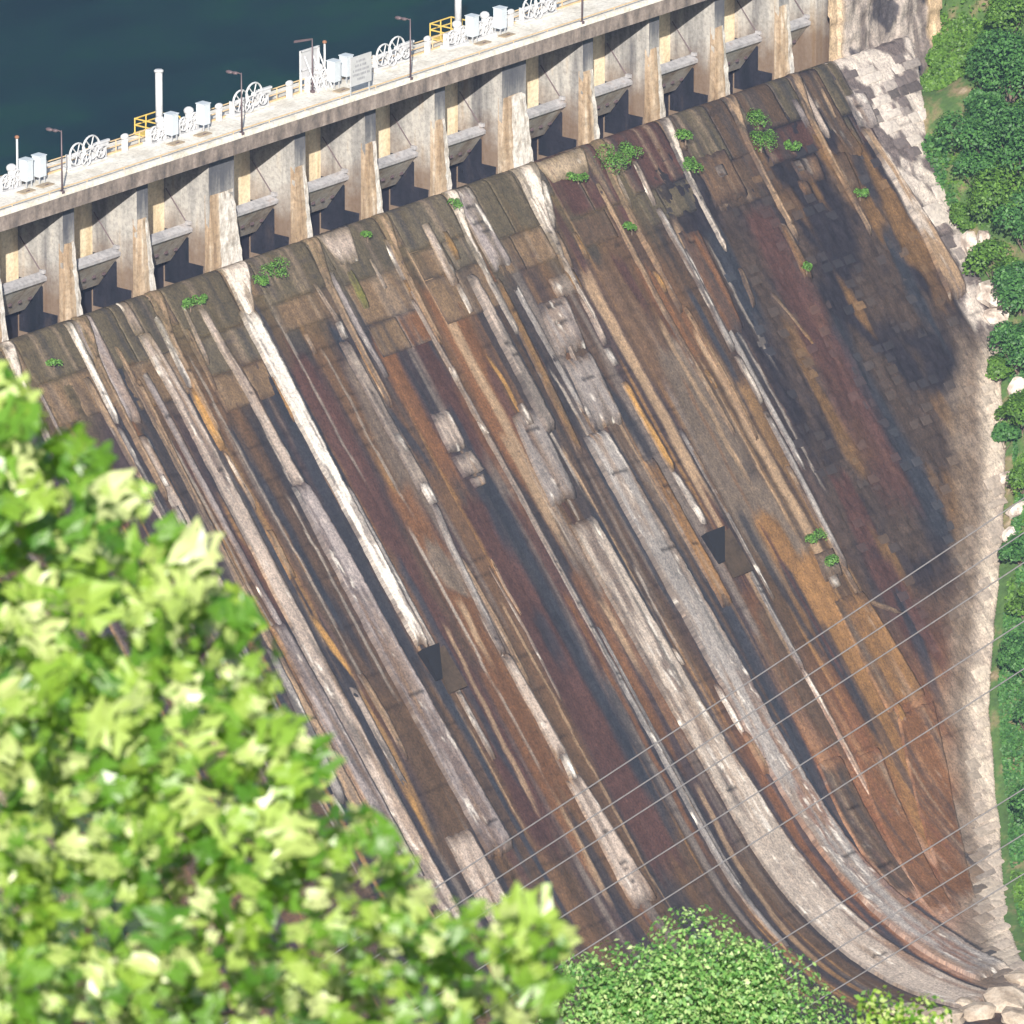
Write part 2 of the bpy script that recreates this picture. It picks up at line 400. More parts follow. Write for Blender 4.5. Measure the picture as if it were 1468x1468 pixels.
STRIPS = [
    ('grey', 0.45, [(-37.36,0.0,2.49),(-37.41,6.35,1.73),(-37.49,10.04,1.59)]),
    ('white', 0.55, [(-38.93,0.0,0.83),(-39.11,5.6,0.65),(-39.4,9.44,0.65)]),
    ('cool', 0.50, [(-39.58,9.81,0.5),(-39.75,15.79,0.5),(-39.79,21.99,0.5),(-40.05,29.97,0.57)]),
    ('pale', 0.50, [(-37.73,11.14,1.01),(-37.81,15.37,1.01),(-37.89,18.73,1.08),(-38.01,23.44,1.15),(-38.22,29.84,1.29)]),
    ('white', 0.70, [(-38.02,14.85,0.65),(-38.03,15.95,0.65)]),
    ('white', 0.70, [(-38.26,17.71,0.65),(-38.37,19.43,0.65)]),
    ('rust', 0.12, [(-34.32,0.0,3.95),(-34.32,2.91,2.62)]),
    ('brown', 0.08, [(-34.29,3.37,2.33),(-34.35,9.91,2.18),(-34.48,18.61,1.88)]),
    ('pale', 0.40, [(-32.09,0.0,0.95),(-32.09,3.16,1.17)]),
    ('pale', 0.50, [(-31.75,3.16,1.46),(-31.48,9.58,1.61),(-31.72,19.02,1.75),(-31.98,29.66,1.82),(-32.19,41.73,1.89),(-32.32,58.13,2.03)]),
    ('tan', 0.25, [(-35.26,3.34,0.44),(-35.45,9.79,0.58),(-35.5,16.38,0.65),(-35.58,22.49,0.72),(-35.92,35.31,1.01),(-35.95,51.57,1.44)]),
    ('tan', 0.30, [(-34.95,6.67,0.58),(-35.04,8.94,0.51),(-35.37,15.35,0.43),(-35.76,26.34,0.51)]),
    ('white', 0.50, [(-29.47,2.19,0.66),(-29.61,5.46,0.73),(-29.82,8.74,0.66)]),
    ('orange', 0.35, [(-29.68,8.78,1.02),(-29.75,11.99,1.02),(-29.84,14.58,0.73)]),
    ('orangebrown', 0.05, [(-29.49,14.34,0.88),(-29.78,19.85,1.02),(-30.18,25.93,1.02)]),
    ('white', 0.30, [(-29.83,14.78,0.25),(-29.79,17.54,0.29),(-29.72,20.18,0.25)]),
    ('pale', 0.35, [(-24.19,2.56,0.74),(-24.13,6.53,0.96),(-23.88,9.86,1.03),(-23.86,16.92,1.11),(-23.87,19.78,1.47)]),
    ('grey', 0.95, [(-23.96,19.47,1.77),(-23.91,24.43,2.21),(-23.99,35.8,2.5),(-23.85,45.04,2.79),(-23.7,54.27,3.23)]),
    ('tan', 0.35, [(-26.86,3.87,0.44),(-27.17,8.4,0.44),(-27.28,9.81,0.37)]),
    ('pale', 0.30, [(-25.96,2.12,0.37),(-26.32,5.32,0.44),(-26.56,7.57,0.44)]),
    ('brown', 0.15, [(-25.08,7.96,1.92),(-25.15,10.25,2.06)]),
    ('tan', 0.20, [(-30.32,28.51,0.58),(-30.57,33.66,0.73)]),
    ('orange', 0.12, [(-30.1,29.9,0.73),(-29.62,33.55,1.02),(-28.99,36.42,0.58)]),
    ('tan', 0.25, [(-29.65,22.16,0.73),(-29.87,26.68,0.73)]),
    ('grey', 0.60, [(-34.17,29.69,1.59),(-34.06,35.93,1.74),(-34.05,44.35,1.88),(-34.05,54.02,1.88)]),
    ('cool', 0.50, [(-36.29,31.37,0.72),(-36.73,38.4,0.86),(-37.29,45.31,1.01)]),
    ('white', 0.55, [(-38.1,44.44,0.5),(-38.05,46.52,0.57)]),
    ('orangebrown', 0.10, [(-28.91,37.39,1.31),(-29.52,43.07,1.6),(-30.24,50.0,1.74)]),
    ('orange', 0.15, [(-29.97,47.49,0.58),(-30.26,50.64,0.73)]),
    ('brown', 0.12, [(-28.92,50.39,1.89),(-29.3,53.53,2.04)]),
    ('pale', 0.50, [(-27.2,51.25,2.92),(-27.3,55.73,3.21),(-27.29,60.96,3.18)]),
    ('white', 1.00, [(-19.59,4.18,1.79),(-19.6,5.38,1.79),(-19.7,9.59,1.78),(-19.85,13.95,1.63),(-19.94,17.42,1.48),(-20.03,20.42,1.41),(-20.08,25.45,1.48),(-20.16,30.37,1.41),(-20.19,33.34,1.33),(-20.19,35.79,1.26)]),
    ('orange', 0.40, [(-20.21,7.58,0.52),(-20.36,10.87,0.67),(-20.58,14.43,0.59)]),
    ('maroon', 0.06, [(-16.72,10.15,3.44),(-16.94,21.05,3.28),(-17.23,33.53,3.42),(-17.59,43.91,3.71),(-17.83,55.01,4.45)]),
    ('pale', 0.30, [(-14.49,7.62,0.3),(-14.59,9.59,0.3)]),
    ('rustbrown', 0.12, [(-18.34,27.91,1.19),(-18.55,37.76,1.34),(-18.82,45.53,1.33)]),
    ('tan', 0.20, [(-16.63,35.31,0.45),(-16.84,41.53,0.59),(-17.22,50.6,0.59)]),
    ('tan', 0.22, [(-14.52,35.9,0.6),(-14.59,42.18,0.75),(-14.76,52.02,0.89),(-14.99,59.77,1.04)]),
    ('pale', 0.30, [(-10.62,3.76,0.38),(-10.4,6.14,0.45),(-10.18,7.69,0.6)]),
    ('white', 0.45, [(-10.3,7.65,0.68),(-10.53,9.19,0.6)]),
    ('masonrypale', 0.30, [(-10.86,9.37,1.06),(-10.82,12.72,1.21),(-10.84,18.81,1.2),(-10.71,23.55,1.51)]),
    ('white', 0.40, [(-10.61,22.76,0.9),(-10.57,24.9,0.9)]),
    ('cool', 0.40, [(-10.63,24.94,0.68),(-11.27,29.14,0.68),(-11.65,34.73,0.68),(-11.93,39.0,0.75)]),
    ('pale', 0.40, [(-11.8,39.0,1.05),(-11.67,44.47,1.2),(-11.6,48.7,1.35)]),
    ('white', 0.60, [(-11.46,48.48,0.75),(-11.73,50.78,0.75)]),
    ('pale', 0.40, [(-11.73,50.57,1.8),(-11.48,55.94,2.25),(-11.29,62.59,3.19)]),
    ('masonry', 0.12, [(-10.95,11.03,2.56),(-11.26,15.91,3.16),(-11.6,22.47,3.31),(-11.69,25.47,2.71)]),
    ('orange', 0.35, [(-9.41,9.09,0.45),(-9.56,12.36,0.53),(-9.6,15.72,0.38)]),
    ('pale', 0.40, [(-5.47,0.0,4.11),(-5.47,3.26,2.13)]),
    ('mossgreen', 0.24, [(-6.1,3.64,0.68),(-6.25,5.89,0.91),(-6.37,7.46,0.76)]),
    ('pale', 0.30, [(-3.09,3.47,0.31),(-3.16,6.28,0.31)]),
    ('rust', 0.10, [(-6.84,10.42,2.28),(-6.94,16.08,2.27),(-7.07,22.39,2.27)]),
    ('maroon', 0.08, [(-2.13,10.84,3.06),(-2.23,17.01,3.51),(-2.42,22.3,3.05)]),
    ('pale', 0.70, [(-4.72,17.74,1.98),(-4.84,19.99,2.13),(-4.93,21.36,2.13)]),
    ('pale', 0.75, [(-4.81,21.8,2.28),(-4.6,23.73,2.43)]),
    ('pale', 0.65, [(-4.47,24.03,1.67),(-4.55,24.88,1.22)]),
    ('rust', 0.10, [(-13.43,23.0,3.0),(-13.59,31.22,3.29),(-13.73,41.09,3.29),(-13.88,50.94,3.43)]),
    ('masonry', 0.14, [(-13.58,28.33,2.55),(-12.47,31.97,3.0),(-10.79,34.01,1.2)]),
    ('maroon', 0.10, [(-6.14,25.99,3.79),(-6.24,35.94,4.09),(-6.36,47.17,4.23),(-6.4,60.42,4.51)]),
    ('maroon', 0.12, [(-1.53,27.23,1.99),(-1.57,34.59,2.29),(-1.67,44.56,2.28)]),
    ('slate', 0.05, [(-3.35,26.44,1.83),(-3.7,33.95,2.28),(-3.92,43.9,1.97),(-4.15,53.82,1.82)]),
    ('cool', 0.35, [(-0.26,2.18,0.54),(-0.49,4.32,0.69),(-0.65,6.8,0.61)]),
    ('orange', 0.40, [(-0.66,5.84,0.61),(-0.75,7.71,0.61)]),
    ('cool', 0.35, [(-0.9,8.05,0.46),(-0.79,15.05,0.54),(-0.8,20.54,0.54),(-0.75,26.28,0.54),(-0.83,32.37,0.53),(-0.84,38.09,0.53),(-0.78,46.47,0.53),(-0.74,55.48,0.61),(-0.68,64.65,0.72),(-0.75,71.32,0.77)]),
    ('white', 0.42, [(-0.76,14.5,0.61),(-0.8,15.9,0.61)]),
    ('white', 0.42, [(-0.77,19.8,0.61),(-0.79,20.94,0.61)]),
    ('tan', 0.20, [(1.3,55.39,0.61),(1.0,63.78,0.66),(0.45,72.75,0.75)]),
    ('pale', 0.35, [(5.08,1.9,0.93),(4.86,6.37,1.08),(4.81,8.07,1.01)]),
    ('white', 0.40, [(5.0,7.97,0.54),(4.86,10.64,0.54)]),
    ('orange', 0.30, [(6.76,3.14,0.62),(6.6,5.95,0.78)]),
    ('brown', 0.20, [(7.28,4.29,0.93),(6.98,6.93,0.93)]),
    ('rust', 0.15, [(2.49,7.78,3.85),(2.15,13.48,4.0),(1.51,20.68,3.84),(1.18,24.28,3.53)]),
    ('orange', 0.20, [(4.12,15.32,0.46),(4.23,18.36,0.62),(4.37,20.78,0.46)]),
    ('grey', 0.40, [(11.02,0.0,2.71),(11.07,4.22,2.34),(11.17,8.0,2.5)]),
    ('pale', 1.10, [(6.91,7.59,0.78),(6.76,11.26,1.01),(6.61,16.98,1.16),(6.47,22.69,1.39)]),
    ('white', 0.50, [(4.7,19.51,0.77),(4.59,21.51,0.77)]),
    ('brown', 0.20, [(14.73,2.42,2.04),(14.39,7.13,2.2),(14.16,9.43,2.2)]),
    ('greyrough', 0.50, [(14.55,11.94,3.45),(14.11,14.52,3.61),(13.83,16.86,3.6)]),
    ('greyrough', 0.50, [(13.92,17.34,3.45),(13.64,20.55,3.6),(13.23,23.95,3.75)]),
    ('greyrough', 0.40, [(4.63,20.18,3.09),(4.11,24.72,3.39),(3.78,28.7,3.39)]),
    ('orangebrown', 0.30, [(9.69,8.77,0.7),(9.31,13.42,0.93),(8.88,20.11,0.93),(8.39,25.21,0.78)]),
    ('palecream', 0.70, [(4.44,30.64,3.08),(4.46,36.58,3.39),(4.64,42.63,3.54),(4.75,48.29,3.69),(5.05,53.12,3.84),(5.44,58.99,4.31),(5.84,64.36,4.66),(6.08,72.07,4.97),(6.32,79.38,5.14),(6.26,86.48,4.39)]),
    ('white', 0.40, [(6.3,43.63,1.54),(6.64,45.27,1.23)]),
    ('tan', 0.30, [(4.71,39.05,0.77),(4.62,44.99,0.92),(4.63,52.35,0.92),(4.8,59.15,0.92)]),
    ('rust', 0.12, [(0.71,35.23,1.84),(0.47,41.82,1.83),(0.3,50.46,1.98)]),
    ('tan', 0.20, [(3.99,33.44,0.38),(3.85,41.48,0.46),(3.64,47.41,0.46)]),
    ('cool', 1.00, [(11.06,24.05,2.65),(11.21,28.71,2.96),(11.38,33.85,3.12),(11.46,40.77,3.27),(11.59,46.98,3.42),(11.57,52.94,3.42),(11.84,58.45,3.57),(12.32,64.64,3.66),(12.57,70.77,3.97),(12.61,76.99,4.52),(12.31,83.48,4.11)]),
    ('white', 0.50, [(9.43,47.88,0.54),(9.46,51.1,0.7),(9.53,52.89,0.46)]),
    ('tan', 0.90, [(9.66,52.51,0.62),(9.75,56.56,0.77)]),
    ('tanpale', 0.45, [(24.41,0.0,6.81),(24.41,2.65,4.63)]),
    ('orange', 0.30, [(21.34,6.97,0.4),(21.19,9.67,0.48)]),
    ('white', 0.50, [(20.27,1.89,1.9),(19.53,4.32,1.74),(18.91,6.21,1.42)]),
    ('tan', 0.40, [(18.83,6.54,1.42),(18.49,9.87,1.26)]),
    ('orange', 0.35, [(18.36,10.04,1.11),(18.32,12.22,0.95)]),
    ('pale', 0.30, [(18.31,12.22,0.79),(18.1,14.76,0.79),(17.91,17.24,0.63)]),
    ('masonrypale', 0.25, [(16.87,10.14,2.84),(16.76,12.16,2.84)]),
    ('rustbrown', 0.20, [(22.9,9.96,3.98),(22.77,14.76,4.29),(22.48,21.5,3.97)]),
    ('brown', 0.15, [(14.94,12.71,1.57),(14.57,19.42,1.57),(14.2,26.12,1.72)]),
    ('pale', 0.30, [(13.94,12.79,0.39),(13.43,18.44,0.47)]),
    ('white', 0.40, [(17.7,17.52,0.79),(17.77,19.18,0.79)]),
    ('orange', 0.45, [(17.61,20.63,0.79),(17.67,24.67,0.79),(17.76,29.39,0.79)]),
    ('white', 0.50, [(17.72,29.66,0.63),(17.86,32.53,0.71),(18.02,34.97,0.71)]),
    ('ochre', 0.30, [(15.65,27.88,1.26),(15.6,34.28,1.41),(15.66,42.11,1.41)]),
    ('slate', 0.06, [(15.63,21.74,1.73),(16.12,27.31,1.73)]),
    ('maroon', 0.10, [(20.01,29.05,1.42),(19.6,36.42,2.05),(19.26,42.44,2.05)]),
    ('rust', 0.14, [(18.5,41.55,1.73),(18.53,48.99,2.04),(18.6,53.76,2.04)]),
    ('pale', 0.30, [(29.85,2.76,0.32),(29.37,6.79,0.4)]),
    ('pale', 0.35, [(32.71,2.78,0.57),(32.27,7.38,0.65)]),
    ('cool', 0.40, [(32.43,7.54,0.73),(32.42,11.17,0.73),(32.38,15.39,0.73),(32.16,21.71,0.73)]),
    ('palewhite', 0.45, [(32.16,22.0,0.73),(32.13,26.68,0.72)]),
    ('rust', 0.14, [(27.48,11.82,3.52),(27.42,18.03,3.68),(27.27,22.77,3.2)]),
    ('orange', 0.25, [(28.14,12.55,0.64),(28.09,14.74,0.48)]),
    ('orange', 0.25, [(27.66,22.2,0.56),(27.79,24.29,0.48)]),
    ('masonry', 0.20, [(25.02,19.43,3.67),(24.89,26.96,6.37),(24.69,32.35,7.16)]),
    ('masonry', 0.20, [(24.44,32.89,7.16),(25.14,38.51,7.15),(26.24,42.42,5.58)]),
    ('cool', 0.30, [(31.91,27.43,0.56),(31.78,33.63,0.64),(31.51,39.71,0.64),(31.37,42.74,0.64)]),
    ('ochre', 0.20, [(25.06,36.21,3.18),(25.08,41.7,3.5),(25.05,46.78,3.49)]),
    ('rust', 0.18, [(25.04,47.11,3.49),(24.97,52.92,3.65),(24.67,60.93,3.92)]),
    ('tan', 0.30, [(19.24,35.64,0.47),(19.23,39.37,0.47)]),
    ('cool', 0.30, [(20.16,37.93,0.47),(20.13,44.38,0.47),(20.07,49.44,0.63)]),
    ('palewhite', 0.35, [(20.08,49.44,0.47),(20.07,55.55,0.55),(19.98,63.0,0.45)]),
    ('masonry', 0.30, [(29.85,40.62,2.4),(29.37,43.22,2.4)]),
    ('white', 0.40, [(29.22,42.91,1.28),(29.16,43.99,0.96)]),
    ('brown', 0.16, [(19.54,43.88,2.36),(19.29,50.55,2.83),(19.21,56.65,3.14)]),
    ('rustbrown', 0.30, [(52.79,7.4,3.33),(52.59,9.96,3.0)]),
    ('pale', 0.50, [(57.29,0.0,1.01),(57.23,3.56,0.76),(57.14,6.57,0.67)]),
    ('grey', 0.35, [(55.53,2.08,0.67),(55.46,5.24,0.75)]),
    ('brown', 0.45, [(58.73,0.0,2.71),(59.09,6.07,1.85),(59.6,8.92,1.68)]),
    ('tan', 0.50, [(59.48,1.62,0.51),(59.05,5.77,0.67)]),
    ('brown', 0.40, [(57.2,8.14,1.85),(56.74,11.91,1.84)]),
    ('greyrough', 0.60, [(63.17,3.58,2.54),(62.7,7.02,2.71)]),
    ('rustbrown', 0.30, [(41.86,4.35,4.1),(41.57,9.16,4.59)]),
    ('pale', 0.50, [(42.11,5.67,1.15),(42.05,6.77,1.15)]),
    ('pale', 0.50, [(51.63,7.61,1.0),(51.66,8.6,1.0)]),
    ('ochre', 0.40, [(51.11,9.31,1.16),(51.09,10.85,1.16)]),
    ('tan', 0.30, [(40.22,17.87,0.25),(41.88,23.3,0.25)]),
    ('rust', 0.25, [(34.53,10.16,2.43),(34.02,16.3,2.59),(33.55,20.28,2.1)]),
    ('ochre', 0.30, [(45.96,12.36,0.82),(45.63,17.87,1.15)]),
    ('tan', 0.30, [(38.12,14.9,0.49),(37.45,18.54,0.49)]),
    ('maroon', 0.14, [(35.44,42.86,3.72),(35.48,48.37,4.04),(35.47,52.82,3.71)]),
    ('maroon', 0.14, [(36.28,35.51,2.43),(35.47,42.18,2.75)]),
    ('slate', 0.04, [(27.91,46.23,2.07),(27.95,51.71,2.07),(27.96,59.19,2.39)]),
    ('ochre', 0.35, [(29.82,45.05,4.0),(29.86,49.87,4.8),(29.81,55.63,5.27)]),
    ('rust', 0.30, [(30.49,56.17,4.95),(27.8,62.11,4.98),(24.11,68.44,4.21),(19.85,74.33,3.08)]),
    ('orange', 0.40, [(28.5,55.11,0.8),(28.25,58.64,0.96),(27.82,61.87,0.62)]),
    ('brown', 0.30, [(17.39,57.41,3.13),(16.62,64.2,3.26),(15.23,71.58,3.26)]),
    ('rust', 0.30, [(22.28,58.12,3.16),(20.18,66.22,3.33),(17.08,74.26,2.83)]),
    ('tan', 0.50, [(31.57,45.89,0.64),(34.71,48.15,0.81)]),
    ('slate', 0.05, [(-21.05,9.26,1.48),(-21.62,22.99,1.92),(-21.77,37.19,1.77)]),  # slate runs from here paint shadow beside raised bands, with some dark stain
    ('slate', 0.05, [(-22.65,10.91,1.04),(-23.3,21.28,1.18)]),
    ('slate', 0.05, [(7.87,8.5,0.93),(7.42,15.18,1.24),(6.86,22.24,0.93)]),
    ('slate', 0.05, [(15.38,31.34,1.88),(15.41,43.83,2.19),(15.28,51.71,2.19),(14.58,62.6,1.82),(13.05,73.58,1.37)]),
    ('slate', 0.05, [(9.96,42.45,0.62),(9.91,56.29,0.77),(10.05,65.81,0.86),(9.36,76.71,0.79)]),
    ('slate', 0.05, [(35.73,46.35,1.29),(35.01,51.03,1.61),(33.92,56.12,1.29)]),
    ('slate', 0.05, [(29.05,47.24,1.28),(29.22,51.38,1.28)]),
    ('slate', 0.05, [(15.0,51.03,1.25),(15.23,57.5,1.41)]),
    ('slate', 0.05, [(18.0,57.64,1.41),(14.42,71.31,1.57)]),
    ('slate', 0.05, [(-3.73,24.63,2.28),(-4.48,31.77,2.58)]),
    ('slate', 0.05, [(-5.89,36.7,1.67),(-6.15,40.95,1.66)]),
    ('slate', 0.05, [(-2.44,44.34,1.37),(-3.71,57.58,1.82)]),
    ('slate', 0.05, [(-32.12,18.88,0.87),(-32.47,28.54,1.02),(-32.86,42.75,1.01)]),
    ('slate', 0.05, [(-37.69,33.24,1.15),(-37.59,46.85,1.29)]),
    ('slate', 0.05, [(-20.71,38.11,1.18),(-20.43,43.76,1.33)]),
    ('slate', 0.05, [(-0.89,7.27,1.69),(-0.85,14.01,1.38)]),
    ('slate', 0.05, [(-11.14,8.3,1.06),(-10.99,13.0,0.9)]),
    ('slate', 0.05, [(-9.83,16.31,0.91),(-8.93,21.22,1.21)]),
    ('slate', 0.05, [(59.63,3.78,1.35),(59.19,9.36,1.51),(58.72,14.17,1.34)]),
    ('slate', 0.05, [(57.95,16.1,1.85),(57.22,22.24,2.18),(56.9,25.7,1.84)]),
    ('slate', 0.05, [(45.36,22.67,3.29),(45.18,31.01,3.78),(44.87,40.97,3.28)]),
    ('maroon', 0.05, [(43.67,10.36,4.11),(42.94,24.88,4.92),(41.93,39.1,4.9)]),
    ('slate', 0.05, [(37.33,10.88,2.44),(36.76,20.44,2.76)]),
    ('tan', 0.10, [(28.24,53.44,0.8),(28.09,58.64,1.12),(27.42,64.59,1.05)]),
    ('ochre', 0.10, [(27.48,40.52,3.19),(26.69,48.69,3.5),(25.39,60.06,3.97),(23.21,69.25,3.04)]),
]

_r = np.random.RandomState(8)
EXTRA = []
for _i in range(70):        # further thin runs of rust, algae and rinsed concrete
    _u = _r.uniform(-50, 36); _v = _r.uniform(0, 48); _L = _r.uniform(5, 28); _w = _r.uniform(.4, 1.6)
    if _i % 2: EXTRA.append((['rinse', 'tan', 'rinse'][_i % 3], .05, [(_u + 3.1, _v * .8 + 4, .28), (_u + 3.1 + _r.uniform(-.2, .2), _v * .8 + 4 + _L * 1.2, .3)]))
    EXTRA.append((['brown', 'maroon', 'rust', 'orangebrown', 'slate', 'maroon', 'tan', 'rustbrown', 'slate', 'tan'][_r.randint(10)], .05, [(_u, _v, _w), (_u + _r.uniform(-.3, .3), _v + _L, _w * .8)]))
for _k, _h, _p in list(STRIPS):      # shadow of the raised bands, painted as a dark run beside them
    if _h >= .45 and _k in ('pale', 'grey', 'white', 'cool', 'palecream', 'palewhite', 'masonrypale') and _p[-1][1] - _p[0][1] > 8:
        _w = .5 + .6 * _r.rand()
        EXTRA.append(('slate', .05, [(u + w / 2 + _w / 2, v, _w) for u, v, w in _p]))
KIND = {   # colours of the stained concrete; slate also paints the bands' shadows
    'pale': (.30, .245, .21), 'palewhite': (.48, .42, .37), 'palecream': (.29, .245, .21), 'white': (.62, .57, .52),
    'grey': (.215, .185, .18), 'cool': (.215, .195, .185), 'greyrough': (.20, .175, .165), 'tan': (.24, .165, .105),
    'tanpale': (.27, .21, .15), 'tanbrown': (.118, .078, .046), 'brown': (.060, .039, .026), 'rustbrown': (.092, .056, .034),
    'rust': (.105, .050, .024), 'orange': (.28, .155, .05), 'orangebrown': (.15, .088, .04), 'ochre': (.165, .088, .036),
    'maroon': (.052, .026, .022), 'moss': (.066, .054, .035), 'mossgreen': (.13, .125, .03), 'olive': (.080, .066, .046),
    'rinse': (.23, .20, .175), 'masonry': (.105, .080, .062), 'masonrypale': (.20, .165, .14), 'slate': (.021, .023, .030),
}

def col_noise(c, u, v, s, amt=1.0):
    a = .88 + .24 * fbm(u * 1.3, v * .06, s, 3)
    b2 = .80 + .40 * vn(u * .5 + 7, v * .16, s + 5)
    k = (a * b2) ** amt
    return np.asarray(c) * k[..., None]

def base_colour(u, v):
    c = mix((.060, .037, .022), (.038, .027, .028), sst(.35, .65, fbm(u * .22, v * .045, 1, 4)))
    s = fbm(u * .45, v * .022, 3, 3)
    c = mix(c, (.088, .050, .027), sst(.50, .68, s) * .9)                         # rust runs
    c = mix(c, (.018, .019, .024), sst(.54, .68, fbm(u * .5 + 9, v * .03, 11, 3)) * .8)   # black algae runs
    c = mix(c, (.14, .115, .10), sst(.60, .78, fbm(u * .8, v * .035, 21, 3)) * .7)       # bare grey runs
    c = mix(c, (.22, .12, .045), sst(.70, .80, fbm(u * 1.8 + 31, v * .04, 31, 2)) * .6)   # orange drips
    moss = (1 - sst(5, 14, v + 5 * vn(u * .4, v * .1, 5))) * (1 - sst(38, 50, u))
    c = mix(c, (.078, .062, .034), moss * .8)
    right = sst(30, 36, u) * (1 - sst(48, 66, v)) 
    m = mix((.016, .014, .018), (.044, .031, .025), sst(.42, .64, fbm(u * .25, v * .14, 41, 4)))
    m = mix(m, (.105, .060, .027), sst(.63, .76, fbm(u * .3 + 4, v * .09, 45, 3)))
    c = mix(c, m, right)
    low = sst(44, 60, v + 4 * (fbm(u * .4, v * .02, 53, 2) - .5)) * sst(3, 12, u)
    c = mix(c, mix((.13, .055, .026), mix((.22, .115, .06), (.30, .19, .14), sst(60, 76, v)), sst(.4, .7, fbm(u * 1.2, v * .03, 51, 3))), low * .9)
    d = edge_band(v) - u
    rock = mix(mix((.12, .088, .065), (.36, .30, .25), 1 - sst(1.5, 4.5, d)), mix((.15, .115, .09), (.43, .365, .30), 1 - sst(1.5, 4.5, d)), sst(.4, .65, fbm(u * .5, v * .5, 61, 4)))
    c = mix(c, rock, (1 - sst(5.0, 8.5, d + 3 * (vn(u * .3, v * .25, 63) - .5))) * sst(24, 32, v))
    ab = sst(61.6, 62.4, u) * (1 - sst(26, 30, v))
    pale = mix((.10, .082, .08), (.40, .355, .32), sst(.40, .58, fbm(u * .8, v * .5, 71, 4)))
    c = mix(c, pale, ab)
    # a near-black patch low on the right shoulder
    uu = u - (44 + .0 * v); nav = np.exp(-((uu - 1.2 * np.sin((v - 30) * .2)) / 1.5) ** 2) * sst(26, 33, v) * (1 - sst(41, 45, v))
    c = mix(c, (.026, .028, .036), np.clip(nav * 1.4, 0, 1))
    rz = right * (1 - ab)                                  # block joints in the bare masonry, lift joints elsewhere
    row = np.floor(v / 1.05); fr = v / 1.05 - row
    ub = u / 1.55 + H(row, row * 0, 3) * 2; bk = np.floor(ub); fb = ub - bk
    jm = np.maximum((fr < .2) * 1.0, (fb < .12) * 1.0)
    c = c * (1 - .22 * (rz * jm * (.4 + .6 * vn(u * .5, v * .5, 77))))[..., None] * (1 + .2 * rz * (H(bk, row, 9) - .5))[..., None]
    lj = ((v / 1.52 - np.floor(v / 1.52)) < .14) * sst(.52, .62, fbm(u * .22, np.floor(v / 1.52) * 7.3, 79, 2)) * (1 - rz)
    c = c * (1 - .38 * lj)[..., None]
    return c

FLAT = ('rinse', 'brown', 'rustbrown', 'rust', 'orange', 'orangebrown', 'ochre', 'maroon', 'slate', 'masonry', 'tan', 'mossgreen')
def painted(U, V):
    c = base_colour(U, V)
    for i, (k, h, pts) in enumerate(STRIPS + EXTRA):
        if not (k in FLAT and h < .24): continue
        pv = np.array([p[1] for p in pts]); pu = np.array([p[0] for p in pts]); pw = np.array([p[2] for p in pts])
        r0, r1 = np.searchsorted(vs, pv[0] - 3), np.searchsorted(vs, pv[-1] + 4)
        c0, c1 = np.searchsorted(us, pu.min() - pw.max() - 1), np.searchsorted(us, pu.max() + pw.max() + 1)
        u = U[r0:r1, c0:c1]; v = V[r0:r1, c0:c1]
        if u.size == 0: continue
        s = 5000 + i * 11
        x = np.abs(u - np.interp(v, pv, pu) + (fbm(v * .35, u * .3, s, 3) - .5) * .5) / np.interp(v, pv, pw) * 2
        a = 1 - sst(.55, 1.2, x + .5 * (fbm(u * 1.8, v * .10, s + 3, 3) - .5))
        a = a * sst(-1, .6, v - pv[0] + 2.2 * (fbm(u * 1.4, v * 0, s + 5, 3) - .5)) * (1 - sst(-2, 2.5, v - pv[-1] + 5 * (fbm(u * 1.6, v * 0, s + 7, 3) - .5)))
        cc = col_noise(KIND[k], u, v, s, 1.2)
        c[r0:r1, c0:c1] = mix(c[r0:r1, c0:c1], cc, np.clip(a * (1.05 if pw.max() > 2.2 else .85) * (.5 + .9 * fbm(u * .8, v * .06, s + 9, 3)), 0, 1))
    return c

# ------------------------------------------------------------------ setting: water, far hillside, valley floor, banks
def plane_mesh(name, xs, ys, zf, mat, kind='structure'):
    X, Y = np.meshgrid(xs, ys); Z = zf(X, Y)
    o = link(name, np_mesh(name, np.stack([X, Y, Z], -1), grid_quads(*X.shape)[:, ::-1], smooth=True), None, mat)
    tag(o, kind=kind); return o

plane_mesh('reservoir_water', np.linspace(-420, 700, 8), np.linspace(7.2, 900, 8), lambda X, Y: X * 0 - 3.0, M['water'])
plane_mesh('far_hillside', np.linspace(-420, 1500, 90), np.linspace(120, 800, 70),
           lambda X, Y: -8 + np.minimum((Y - 120) * 1.0, 330) + 30 * (fbm(X * .01, Y * .01, 81, 4) - .5) * sst(120, 200, Y), M['hill'])
plane_mesh('river_bed', np.linspace(-700, 30, 20), np.linspace(-420, -60, 16), lambda X, Y: -70.2 + 1.2 * fbm(X * .1, Y * .1, 83, 3), M['rock_tan'])
def bankf(X, Y):
    n = fbm(X * .16, Y * .16, 91, 4) - .5
    up = sst(60, 80, X)
    return bank_z(X) + n * (1.0 + 3.0 * up) + np.clip(-Y - 110, 0, 200) * .02
plane_mesh('right_bank', np.r_[np.linspace(-40, 60, 60), np.linspace(61, 100, 60), np.linspace(104, 260, 24)], np.linspace(-220, 60, 160), bankf, M['soil'])
def nearf(X, Y):
    dx = X - CAM.x; dy = Y - CAM.y
    s = dx * math.sin(PHI) + dy * math.cos(PHI)
    z = CAM.z - 9 - np.clip(s, -60, 1e9) * .46 + 2 * (fbm(X * .05, Y * .05, 95, 3) - .5)
    return np.maximum(z, -71.5)
plane_mesh('near_hillside', np.linspace(-780, 20, 90), np.linspace(-700, -30, 76), nearf, M['hill'])
